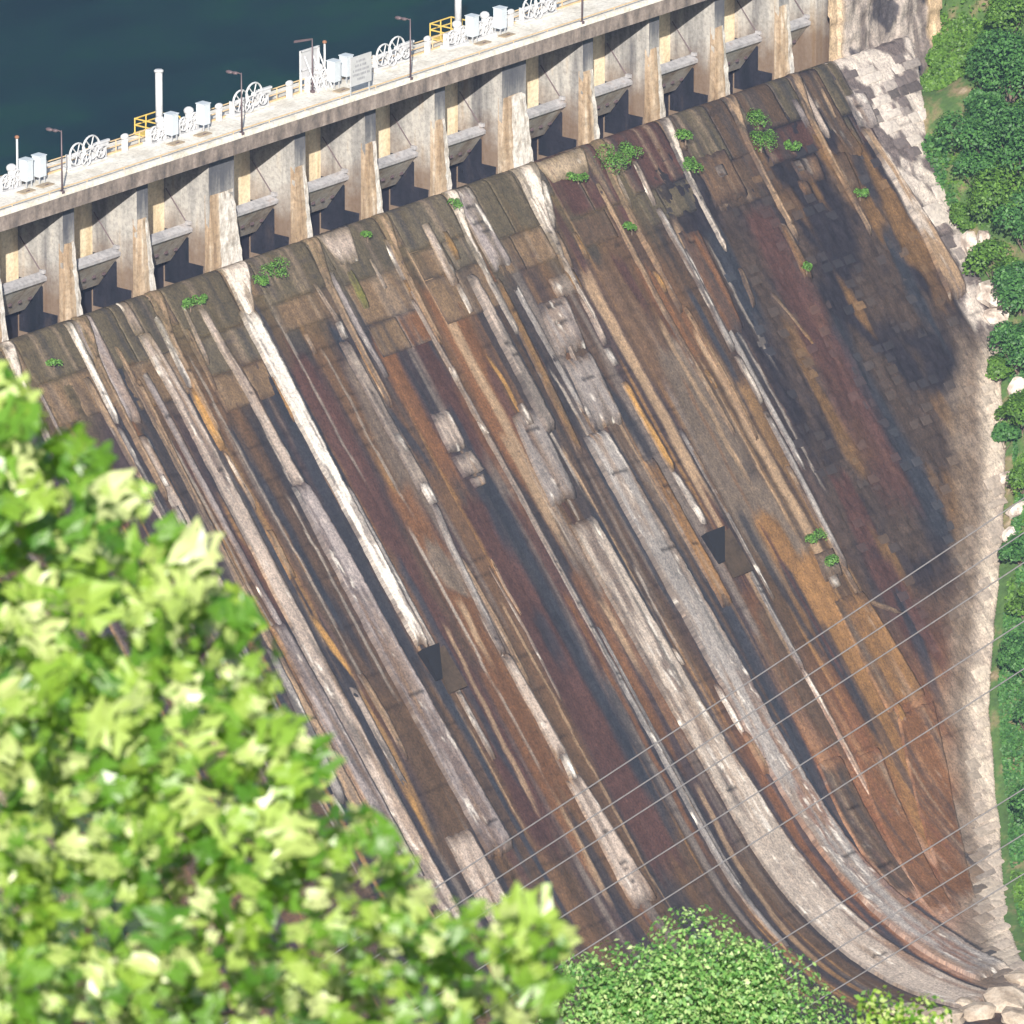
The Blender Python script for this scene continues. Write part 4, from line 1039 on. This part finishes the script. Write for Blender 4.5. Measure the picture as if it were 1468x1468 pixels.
for i, (x, y, lab) in enumerate(cabs):
    o = C0 if i == 0 else copy_tree(C0)
    place(o, x, y, 0); tag(o, lab, 'cabinet', 'control cabinets on the deck')

def column(x, y, hgt, lab):
    o = empty('vent_column', (x, y, 0))
    MB().tube([(0, 0, 0), (0, 0, hgt)], .3, 14).build('column_shaft', M['white'], o, True)
    MB().tube([(0, 0, hgt), (0, 0, hgt + .12), (0, 0, hgt + .2)], [.4, .4, .3], 14).build('cap', M['white'], o, True)
    MB().box((0, 0, .12), (.9, .9, .24)).bevel(.03).build('base', M['deck'], o)
    tag(o, lab, 'column', 'white columns rising behind the hoists')
column(-22.0, 4.9, 5.6, 'tall white column with flat cap standing against dark water at left')
column(16.6, 4.9, 7.5, 'second tall white column, its top cut off by the picture')

def redpost(x, y, hgt, lab):
    o = empty('signal_post', (x, y, 0))
    MB().tube([(0, 0, 0), (0, 0, hgt)], .09, 8).build('pole', M['white'], o, True)
    MB().ball((0, 0, hgt + .12), .2, 2, (1, 1, .8)).build('beacon', M['rust'], o, True)
    MB().box((0, 0, .06), (.4, .4, .12)).build('base', M['deck'], o)
    tag(o, lab, 'post', 'thin posts with a red tip')
redpost(-40.6, 3.9, 4.2, 'thin white post with red tip behind the leftmost cabinets')
redpost(-1.75, 4.2, 3.8, 'thin white post with red tip between the panel frame and the cabinets')

# short white posts with a ball that carry the pipe rail of the far edge
bx = [(-37.0, 4.3, 'short white ball-topped post right of the leftmost cabinets'), (-27.0, 4.3, 'short white ball-topped post left of the yellow platform and tall column'),
      (-15.2, 4.3, 'short white ball-topped post between the clear cabinet and the second spoked hoist'), (-6.2, 4.3, 'short white ball-topped post left of the leaning panel frame'),
      (11.8, 4.3, 'short white ball-topped post left of the second yellow platform'), (22.9, 4.3, 'short white ball-topped post left of the hoist at the top edge')]
B0 = empty('rail_post')
MB().box((0, 0, .55), (.42, .42, 1.1)).bevel(.04).build('post_body', M['white'], B0)
MB().ball((0, 0, 1.28), .3, 2, (1.5, .9, .9)).build('cap', M['white'], B0, True)
for i, (x, y, lab) in enumerate(bx):
    o = B0 if i == 0 else copy_tree(B0)
    place(o, x, y, 0); tag(o, lab, 'post', 'short white posts along the far rail')

# rails
rl = empty('far_railing', (0, 4.65, 0)); tag(rl, 'tan two-pipe railing along the water side of the deck', 'railing')
for z in (1.1, .58): MB().tube([(x, 0, z + .02 * math.sin(x)) for x in np.arange(-78, 60.1, 3)], .055).build('rail_pipe', M['rail'], rl)
for k, x in enumerate(np.arange(-77, 60, 2.9)): MB().tube([(x, 0, 0), (x, 0, 1.1)], .05).build('post', M['rail'], rl)
MB().box((-9, .05, .07), (138, .18, .14)).build('toe_board', M['rail'], rl)
nr = empty('low_pipe_rail', (0, .42, 0)); tag(nr, 'low tan pipe running along the downstream edge of the deck', 'pipe')
MB().tube([(x, 0, .36 + .01 * math.sin(x * 2)) for x in np.arange(-78, 60.1, 3)], .055).build('rail_pipe', M['rail'], nr)
for x in np.arange(-77, 60, 4.55): MB().tube([(x, 0, 0), (x, 0, .36)], .045).build('post', M['rail'], nr)

# yellow platforms hung out over the water behind the columns
def platform(x, y, lab):
    o = empty('yellow_platform', (x, y, 0))
    pts = [(-1.4, 0), (-1.4, 2.5), (1.4, 2.5), (1.4, 0)]
    for z in (1.15, .6): MB().tube([(a, b_, z) for a, b_ in pts], .065).build('guard_rail', M['yellow'], o)
    for (a, b_) in pts + [(0, 2.5), (-1.4, 1.3), (1.4, 1.3)]: MB().tube([(a, b_, -.1), (a, b_, 1.15)], .06).build('post', M['yellow'], o)
    MB().box((0, 1.25, -.12), (3.0, 2.7, .12)).build('platform_floor', M['yellow'], o)
    tag(o, lab, 'platform', 'yellow railed platforms over the water')
platform(-20.7, 5.0, 'yellow railed platform behind the tall white column at left')
platform(17.4, 5.0, 'yellow railed platform behind the second white column')

# hatches
hx = [(-40.9, 2.7, 'rusty hatch plate in the deck below the leftmost cabinet'), (-38.6, 2.7, 'rusty hatch plate in the deck near the leftmost lamp post'),
      (-22.6, 2.6, 'rusty hatch plate in the deck below the tall white column group'), (-19.2, 2.6, 'rusty hatch plate in the deck below the clear-standing cabinet'),
      (-1.7, 2.4, 'rusty hatch plate in the deck left of the grey notice board'), (17.2, 2.7, 'rusty hatch plate in the deck below the second white column group'),
      (20.4, 2.7, 'rusty hatch plate right of the second white column group')]
T0 = empty('deck_hatch'); MB().box((0, 0, .05), (1.5, .8, .1)).bevel(.02).build('plate', M['hatch'], T0); MB().box((0, -.2, .12), (.4, .08, .06)).build('handle', M['pole'], T0)
for i, (x, y, lab) in enumerate(hx):
    o = T0 if i == 0 else copy_tree(T0)
    place(o, x, y, 0); tag(o, lab, 'hatch', 'hatch plates in the deck')

# grey notice board near the downstream edge
s = empty('notice_board', (-1.75, .25, 0)); tag(s, 'square grey notice board with faded lines of writing at the deck edge', 'sign')
MB().box((0, 0, 2.25), (2.7, .08, 2.5)).build('board', M['sign'], s)
for x in (-1.2, 1.2): MB().box((x, .1, 1.4), (.1, .1, 2.8)).build('post', M['steel'], s)
rr = random.Random(4)
for k, (z, w) in enumerate(((3.05, 1.2), (2.66, 1.5), (2.27, 2.1), (1.9, 2.2), (1.5, 1.0))):
    x = -w / 2; mb = MB()
    while x < w / 2 - .1:
        ww = rr.uniform(.10, .17); mb.box((x + ww / 2, -.047, z + rr.uniform(-.01, .01)), (ww, .006, .2)); x += ww + rr.choice([.05, .05, .05, .15])
    mb.build('lettering', M['ink'], s)
# leaning panel frame seen from behind
s = empty('panel_frame', (-3.2, 4.45, 0)); tag(s, 'tall grey panel on a white braced frame seen from behind', 'sign')
MB().box((0, .25, 2.3), (2.4, .07, 2.6)).build('panel', M['sign'], s)
MB().box((-1.15, .15, 1.8), (.14, .12, 3.6)).box((1.15, .15, 1.8), (.14, .12, 3.6)).box((0, .15, 3.55), (2.4, .12, .14)).box((0, .15, 1.9), (2.4, .12, .1)).build('frame', M['white'], s)
for x in (-.75, .3, 1.1): MB().tube([(x, .1, 3.1), (x + .35, -1.1, .05)], .075).build('brace', M['white'], s)

# ------------------------------------------------------------------ cables across the valley
wl = [(1046, -.655), (1092, -.648), (1131, -.64), (1210, -.63), (1278, -.63), (1440, -.61), (1500, -.6), (1557, -.6)]
wn_ = ['topmost', 'second', 'third', 'fourth', 'fifth', 'sixth', 'seventh', 'lowest']
for i, (yc, sl) in enumerate(wl):
    pts = []
    for t in np.linspace(0, 1, 25):
        x = -150 + 1800 * t; y = yc + sl * (x - 968) + 10 * (4 * t * (1 - t)) - 8
        d = ray(x, y); dist = 250 + 70 * t
        pts.append(CAM + d * dist)
    o = MB().tube(pts, .021, 5).build('power_cable', M['wire'])
    tag(o, 'thin grey cable strung across the spillway, %s of the bundle' % wn_[i], 'cable', 'cables across the lower spillway')

# ------------------------------------------------------------------ leaf clumps
def leaf_cloud(name, n, pos, nrm, size, mat, parent=None, seed=0, tri=False):
    """n small folded leaves; pos(n) positions, nrm normals"""
    rs = np.random.RandomState(seed)
    P, N, S = pos, nrm, size
    N = N + rs.normal(0, .55, N.shape); N /= np.linalg.norm(N, axis=1)[:, None]
    A = np.cross(N, rs.normal(0, 1, N.shape)); A /= np.linalg.norm(A, axis=1)[:, None]
    B = np.cross(N, A)
    S = S[:, None]
    V = np.stack([P - A * S * .5, P + B * S * .32 + N * S * .08, P + A * S * .55, P - B * S * .32 + N * S * .08], 1)
    q = np.arange(n * 4).reshape(n, 4)
    me = np_mesh(name, V.reshape(-1, 3), q)
    return link(name, me, parent, mat)

def crown_points(n, R, seed, lobes=9, squash=.8, rl=.36):
    rs = np.random.RandomState(seed)
    C = rs.normal(0, 1, (lobes, 3)); C /= np.linalg.norm(C, axis=1)[:, None]
    C = C * rs.uniform(.35, .75, (lobes, 1)) * R; C[:, 2] *= squash
    r = rs.uniform(rl, rl + .2, lobes) * R
    k = rs.randint(0, lobes, n)
    D = rs.normal(0, 1, (n, 3)); D /= np.linalg.norm(D, axis=1)[:, None]
    D[:, 2] = np.where(D[:, 2] < -.3, -D[:, 2], D[:, 2])
    P = C[k] + D * r[k][:, None] * rs.uniform(.72, 1.04, (n, 1))
    return P, D

def shrub(name, loc, R, n, leaf, mat, lab, cat, group, seed, trunk=1.0, squash=.8):
    o = empty(name, loc); tag(o, lab, cat, group)
    P, D = crown_points(n, R, seed, 9 if R > 1.5 else 5, squash); P[:, 2] += R * (.7 if trunk > .1 else .25) + trunk
    rs = np.random.RandomState(seed + 1)
    leaf_cloud('crown', n, P, D + np.array([0, 0, .5]), leaf * rs.uniform(.6, 1.3, n), mat, o, seed)
    mb = MB(); mb.tube([(0, 0, -.6), (.05 * R, 0, trunk * .6), (0, .06 * R, trunk + R * (.7 if trunk > .1 else .3))], [max(.06, R * .07), R * .05 + .02, .02], 7)
    for k in range(4):
        t = k * 1.6 + seed; mb.tube([(0, 0, trunk * .7), (math.cos(t) * R * .45, math.sin(t) * R * .45, trunk + R * (.6 if trunk > .1 else .3))], [R * .03 + .01, .01], 5)
    mb.build('trunk', M['bark'], o)
    return o

# weeds rooted in the joints of the spillway
weeds = [(-14.6, 2.2, 1.0, 'bright green tuft at the foot of the pier nose, fourth bay from the left'), (-16.6, 2.4, .65, 'low green weed strip left of the bright tuft below the dark gate opening'),
         (-25.5, 2.5, .6, 'yellow-green weeds on the slab in the third bay from the left'), (-24.0, 2.3, .5, 'small weed patch right of the yellow-green weeds'),
         (29.6, 2.9, 1.45, 'large bright green bush below the pier nose right of the wide pier'), (31.8, 2.5, .95, 'grey-green bush joined to the right of the large bush'), (24.8, 2.9, .75, 'small green bush on the pale slab beside the wide pier'),
         (39.7, 2.7, .9, 'green bush at the nose foot two piers right of the wide pier'), (38.8, 5.2, .9, 'greyish weed hanging on the slab below the nose'),
         (49.3, 3.5, 1.1, 'upright green bush on the mossy slab left of the last gate'), (48.2, 5.4, 1.2, 'rounded green bush on the dark slab lower in the right bays'), (52.0, 6.5, .6, 'small weed on the strip at the right'),
         (29.4, 39.5, .85, 'green weed low on the rusty part of the spillway'), (29.2, 42.0, .7, 'second green weed below the rusty masonry tongue'),
         (-43.0, 3.4, .5, 'faint weed patch on the slab at the far left'), (9.2, 1.6, .5, 'small weed at the right foot of a pier nose beside the crest'), (-2.4, 1.8, .45, 'tiny weed at the nose foot in the middle bays'),
         (56.8, 12.5, .6, 'weed growing along the stepped strip on the upper right'), (45.5, 17.2, .55, 'tiny pale weed on the dark masonry'), (27.8, 8.6, .55, 'yellow-topped weed on the brown slab')]
for i, (u, v, R, lab) in enumerate(weeds):
    p = face_pt(u, v, .25)
    R *= 1.45
    shrub('weed_bush', tuple(p), R, int(200 + 420 * R), .17, M['weed'], lab, 'weeds', 'weeds growing on the spillway', 400 + i * 3, 0.05, .55)

# right bank: trees and scrub
def on_bank(x, y):
    d = ray(x, y)
    for dist in np.arange(780, 1250, .5):
        p = CAM + d * float(dist)
        if p.z < float(bankf(np.array([p.x]), np.array([p.y]))[0]) and p.x > edge_u(3) - 70: return p
    return CAM + d * 1000
bank = [(1400, 205, 3.6, 0, 'dark bushy tree at the top right beside the tan soil strip'), (1448, 130, 4.2, 0, 'dark bushy tree in the top right corner'), (1462, 230, 3.8, 0, 'dark tree on the right edge below the corner tree'),
        (1398, 262, 2.6, 0, 'mid green shrub against the pale abutment'), (1440, 300, 3.4, 1, 'lighter green rounded tree on the right edge above the bare rock patch'), (1468, 345, 3.4, 0, 'dark tree at the right edge level with the end of the white abutment'),
        (1385, 320, 1.8, 1, 'light green bush touching the abutment edge'), (1425, 395, 2.6, 1, 'bright green bush above the grey boulders'), (1466, 440, 3.2, 0, 'dark tree on the right edge above the boulders'),
        (1458, 520, 2.8, 0, 'blue-green tree right of the grey boulders'), (1432, 545, 1.6, 1, 'light green scrub below the boulders'), (1464, 610, 2.2, 1, 'yellow-green scrub on the right edge, upper patch'),
        (1440, 640, 1.5, 0, 'small dark bush against the stone edging'), (1466, 700, 1.7, 1, 'yellow-green scrub beside the bare stones'), (1462, 800, 2.0, 0, 'dark bush on the right edge below the round pipe mouth'),
        (1468, 880, 1.9, 1, 'light scrub on the right edge by the lower stones'), (1464, 960, 2.2, 0, 'dark bush on the right edge in the lower half'), (1470, 1040, 2.0, 0, 'dark bush at the right edge beside the bright stones'), (1474, 1170, 2.2, 0, 'dark bush at the lowest part of the right edge'),
        (1375, 395, 1.2, 1, 'low light scrub where the abutment narrows'), (1410, 120, 2.4, 0, 'dark shrub hanging over the tan soil strip'), (1450, 40, 3.0, 1, 'light green shrub at the very top right')]
for i, (x, y, R, k, lab) in enumerate(bank):
    p = on_bank(x, y + R * 9)
    shrub('bank_tree' if R > 2.3 else 'bank_shrub', p, R, int(1300 * R), .27 + .02 * R, M['bank_leaf_light' if k else 'bank_leaf'], lab, 'tree' if R > 2.3 else 'shrub', 'trees and shrubs on the right bank', 600 + i * 5, R * .35)
# undergrowth, uncountable
CX = [float(edge_band(v)) + .5 for v in EV][::-1]; CY = [float(face_pt(0, v)[1]) for v in EV][::-1]
for nm, n, sd, mt, lo in (('bank_scrub', 130000, 12, 'bank_leaf_light', .52), ('bank_undergrowth', 300000, 13, 'bank_leaf', .50)):
    rs = np.random.RandomState(sd)
    X = np.where(rs.rand(n) < .55, rs.uniform(56, 80, n), rs.uniform(2, 105, n))
    lim = np.interp(X, CX, CY)
    Y = np.where(X > 80, rs.uniform(-90, 25, n), np.where((X > 67) & (rs.rand(n) < .6), rs.uniform(-30, 3, n), lim - .5 - rs.exponential(16, n)))
    f = fbm(X * .14 + sd, Y * .14, 611, 3); hgt = fbm(X * .3, Y * .3, 613 + sd, 3)
    k = ((f < lo + .06) if nm == 'bank_undergrowth' else (f > lo)); X = X[k]; Y = Y[k]; hgt = hgt[k]; Y0 = np.where(X > 67, -99, Y)
    up = .45 + .55 * sst(-36, -10, bankf(X, Y)) if nm == 'bank_undergrowth' else .35
    Z = bankf(X, Y) + (.15 + 3.2 * sst(.3, .7, hgt)) * up * rs.uniform(.4, 1, len(X)) * np.clip((lim[k] - Y0) / 5, .1, 1)
    sc = leaf_cloud(nm, len(X), np.stack([X, Y, Z], -1), np.tile([-.5, -.3, .8], (len(X), 1)), rs.uniform(.22, .5, len(X)), M[mt], None, 3)
    tag(sc, 'dense low green undergrowth covering the right bank' if nm == 'bank_undergrowth' else 'pale green scrub in the open patches of the right bank', 'ground cover', kind='stuff')

# stone edging that climbs the right end of the spillway
wall = empty('stone_edging', tuple(face_pt(45, 49))); tag(wall, 'pale stone edging stepping down the right end of the spillway', 'stone edging')
def rock_mesh(seed):
    bm = bmesh.new(); bmesh.ops.create_icosphere(bm, subdivisions=2, radius=.62)
    r = random.Random(seed)
    for v in bm.verts:
        c = v.co; m = max(abs(c.x), abs(c.y), abs(c.z)); c *= .5 / m * .75 + .25
        v.co = c + Vector((r.uniform(-.05, .05), r.uniform(-.05, .05), r.uniform(-.05, .05)))
    me = bpy.data.meshes.new('stone'); bm.to_mesh(me); bm.free(); me.materials.append(M['rock_tan']); return me
RK = [rock_mesh(i) for i in range(10)]
def ok_edge(u, v, r): return edge_u(v) - .4 < u < edge_band(v) - .75 and r.random() < .8
bb = []
for v in np.arange(23, 91, 1.0):
    bb += blocks(float(edge_u(v)) - .4, float(edge_band(v)) + .3, v, v + .9, 1.9, .95, ok_edge, int(v * 13))
put_stones(bb, 'st_tan', 290, .07, wall)
# loose boulders and rocks on the bank
bl = [(1432, 430, 2.4, 'large grey boulder leaning beside the narrow end of the abutment'), (1428, 462, 1.8, 'flat grey boulder above a dark gap on the right bank'), (1450, 690, 1.3, 'pale rock on the scrubby right bank'),
      (1458, 735, 1.1, 'small tan rock on the right edge'), (1446, 770, .9, 'small grey rock right of the stone edging'), (1462, 560, 1.2, 'pinkish rock in the yellow-green scrub'), (1395, 355, 1.5, 'tan rock in the bare patch below the rounded tree'),
      (1412, 350, 1.3, 'grey-pink rock in the bare patch below the rounded tree')]
for i, (x, y, R, lab) in enumerate(bl):
    p = on_bank(x, y); o = link('boulder', RK[i % 10].copy(), None); o.data.materials.clear(); o.data.materials.append(M['rock'])
    o.location = p + Vector((0, 0, R * .2)); o.scale = (R * 1.5, R * 1.5, R); o.rotation_euler = (.2 * i, .3, i)
    tag(o, lab, 'boulder', 'boulders on the right bank')
# rubble at the toe
tb = [(1300, 1452, 1.5, 'pale rock at the foot of the spillway, leftmost under the curving pale band'), (1350, 1462, 1.9, 'broad pale rock on the bottom edge under the curving pale band'), (1400, 1455, 1.6, 'rock among the rubble where the two curving bands end'),
      (1440, 1440, 2.0, 'large pale rock in the bottom right corner against the stone edging'), (1462, 1462, 1.6, 'rock cut off by the bottom right corner of the picture'), (1385, 1440, 1.0, 'small rock at the very end of the curving grey band'), (1465, 1405, 1.4, 'rock on the right edge just above the corner')]
for i, (x, y, R, lab) in enumerate(tb):
    d = ray(x, y); p = CAM + d * ((-69.0 - CAM.z) / d.z)
    o = link('toe_rock', RK[(i * 3) % 10], None); o.location = p; o.scale = (R * 1.8, R * 1.6, R); o.rotation_euler = (0, .2, i * 1.3)
    tag(o, lab, 'rock', 'rocks at the foot of the spillway')

# ------------------------------------------------------------------ foreground poplar
def leaf_mesh(name, seed, mat):
    r = random.Random(seed)
    half = [(.0, 0), (.12, .02), (.30, .03), (.55, .10), (.42, .27), (.33, .42), (.50, .58), (.58, .74), (.34, .74), (.20, .82), (.12, .98), (0, .84)]
    half = [(x * r.uniform(.9, 1.1), y + r.uniform(-.03, .03)) for x, y in half]; half[0] = (0, 0); half[-1] = (0, .84)
    pts = half + [(-x * r.uniform(.92, 1.08), y) for x, y in half[-2:0:-1]]
    fold = r.uniform(.1, .5); curl = r.uniform(-.3, .5)
    def z(x, y): return fold * abs(x) - curl * (y - .4) ** 2 + .05 * math.sin(9 * x + 5 * y)
    V = [(x, y - .4, z(x, y)) for x, y in pts] + [(0, .0, z(0, .4)), (0, .25, z(0, .65)), (0, -.22, z(0, .18))]
    n = len(pts); F = []
    for i in range(n):
        j = (i + 1) % n; ym = (pts[i][1] + pts[j][1]) / 2
        c = n + 2 if ym < .25 else (n if ym < .55 else n + 1)
        F.append((i, j, c))
    half_n = len(half)
    F += [(3, n, n + 2), (n - 3, n + 2, n), (5, n + 1, n), (n - 5, n, n + 1)]
    me = bpy.data.meshes.new(name); me.from_pydata(V, [], F); me.update(); me.materials.append(mat)
    for p in me.polygons: p.use_smooth = False
    return me, V, F
OUT = [(-40, 530), (22, 548), (55, 628), (120, 628), (150, 690), (205, 690), (215, 775), (285, 760), (330, 845), (372, 900), (392, 1000), (428, 1070), (432, 1165), (500, 1170), (560, 1200), (600, 1295), (690, 1340), (725, 1290), (800, 1290), (815, 1350), (790, 1520), (-40, 1520)]
def inside(x, y):
    c = False; j = len(OUT) - 1
    for i in range(len(OUT)):
        (a, b_), (p, q_) = OUT[i], OUT[j]
        if (b_ > y) != (q_ > y) and x < (p - a) * (y - b_) / (q_ - b_) + a: c = not c
        j = i
    return c
pop = empty('tulip_poplar', CAM + ray(120, 3200) * 23.0)
gz = float(nearf(np.array([pop.location.x]), np.array([pop.location.y]))[0]); pop.location.z = gz
tag(pop, 'large blurred broad-leaved tree with bright star-shaped leaves filling the lower left corner', 'tree')
tk = pop.location
LM = [leaf_mesh('leaf', i, M['poplar']) for i in range(6)] 
LS = [leaf_mesh('leaf', 20 + i, M['poplar_small']) for i in range(4)]
rr = random.Random(21); items = []
tries = 0
while len(items) < 1850 and tries < 60000:
    tries += 1
    x = rr.uniform(-40, 815); y = rr.uniform(530, 1515)
    if not inside(x + rr.gauss(0, 11), y + rr.gauss(0, 13)): continue
    if math.hypot((x - 195) / 30, (y - 755) / 22) < 1 or math.hypot((x - 130) / 22, (y - 735) / 20) < 1: continue
    top = (1500 - y) / 950 - .15 * x / 400
    dist = 22.0 + rr.uniform(0, 1.9) - 1.2 * max(0, min(1, 1.0 - top))
    s = (.07 + .045 * rr.random()) if rr.random() < .10 + .26 * top else rr.uniform(.025, .058)
    items.append((x, y, dist, s))
items.sort(key=lambda t: -t[3] / t[2])
def leaf_matrix(x, y, dist, s):
    p = CAM + ray(x, y) * dist
    mode = rr.random()
    if mode < .62: n = (to_sun + Vector((rr.gauss(0, .45), rr.gauss(0, .45), rr.gauss(0, .35)))).normalized()
    elif mode < .8: n = (-fwd * .6 + Vector((rr.gauss(0, .6), rr.gauss(0, .6), rr.gauss(0, .6)))).normalized()
    else: n = Vector((rr.gauss(0, 1), rr.gauss(0, 1), rr.gauss(.3, .6))).normalized()
    dn = Vector((rr.gauss(0, .5), rr.gauss(0, .5), rr.choice([-.6, .5]))); t = (dn - n * dn.dot(n)).normalized()
    a = t.cross(n)
    m = Matrix((a * s, t * s, n * s)).transposed().to_4x4(); m.translation = p
    return m
PP, FF, off = [], [], 0
inv = Matrix.Translation(-tk)
for i, it in enumerate(items):
    m = leaf_matrix(*it)
    if i < 290:
        o = link('leaf', LM[i % 6][0], pop); o.matrix_local = inv @ m
    else:
        me, V, F = LS[i % 4] if i % 3 else LM[i % 6]
        A = np.array([tuple(inv @ m @ Vector(q)) for q in V]); PP.append(A); FF.append(np.array(F) + off); off += len(V)
fo = link('foliage', np_mesh('foliage', np.concatenate(PP), np.concatenate(FF)), pop, M['poplar_small']); tag(fo, kind='stuff')
mb = MB(); R0 = [tuple(CAM + ray(x, y) * d - tk) for x, y, d in ((110, 1500, 31), (150, 1100, 29), (130, 850, 27), (60, 650, 24.5))]
mb.tube([(0, 0, -.5), (0, 0, 1.5), tuple(Vector(R0[0]) * .5)] + R0, [.26, .22, .12, .025, .012, .007, .003], 8)
mb.build('trunk', M['bark'], pop)
for k, (a, b_) in enumerate((((150, 1100, 24.5), (330, 900, 22.6)), ((110, 1500, 26), (420, 1260, 25)), ((110, 1500, 26), (700, 1400, 27)), ((150, 1100, 24.5), (30, 980, 23)), ((110, 1500, 26), (480, 1240, 25)), ((130, 850, 23.6), (190, 730, 22)), ((150, 1100, 24.5), (390, 1080, 23)))):
    p, q_ = Vector(CAM + ray(a[0], a[1]) * (a[2] + 2.5) - tk), Vector(CAM + ray(b_[0], b_[1]) * (b_[2] + 1.5) - tk)
    MB().tube([p, (p + q_) / 2 + Vector((0, 0, .03)), q_], [.008, .006, .003], 6).build('branch', M['bark'], pop)

# the rounder tree in front of the toe and the tuft to its right
def far_tree(name, px, dist, R, n, leaf, mat, lab, seed, squash):
    c = CAM + ray(*px) * dist
    g = float(nearf(np.array([c.x]), np.array([c.y]))[0])
    o = empty(name, (c.x, c.y, g)); tag(o, lab, 'tree')
    P, D = crown_points(n, R, seed, 16 if n < 2000 else 70, squash, .17 if n > 2000 else .36); P[:, 2] += c.z - g
    rs = np.random.RandomState(seed)
    leaf_cloud('crown', n, P, D + np.array(to_sun) * .4, leaf * rs.uniform(.6, 1.3, n), mat, o, seed)
    mb = MB(); hgt = c.z - g
    mb.tube([(0, 0, -.5), (.1, 0, hgt * .5), (0, 0, hgt + R * .3)], [.28, .2, .04], 8)
    for k in range(7): t = k * .9; mb.tube([(0, 0, hgt - R * .6), (math.cos(t) * R * .55, math.sin(t) * R * .55, hgt + R * .3 * math.sin(k))], [.07, .015], 5)
    mb.build('trunk', M['bark'], o)
far_tree('round_tree', (980, 1525), 95, 1.58, 36000, .047, M['bushleaf'], 'rounded tree with fine bright leaves at the bottom centre of the picture', 71, .8)
far_tree('small_tree', (1285, 1500), 70, .36, 1500, .045, M['poplar_small'], 'small yellow-green treetop at the bottom right of the rounded tree', 73, .9)

# ------------------------------------------------------------------ thin summer haze in the valley
hz = MB().box((400, 100, 145), (2600, 2000, 440)).build('haze')
hm = bpy.data.materials.new('valley_haze'); hm.use_nodes = True
hn = hm.node_tree.nodes; hn.remove(hn["Principled BSDF"])
pv_ = hn.new("ShaderNodeVolumePrincipled"); pv_.inputs['Density'].default_value = .00006
pv_.inputs['Color'].default_value = (.45, .62, 1.0, 1); pv_.inputs['Anisotropy'].default_value = 0.0
hm.node_tree.links.new(pv_.outputs[0], hn["Material Output"].inputs['Volume'])
hz.data.materials.append(hm); tag(hz, kind='stuff')
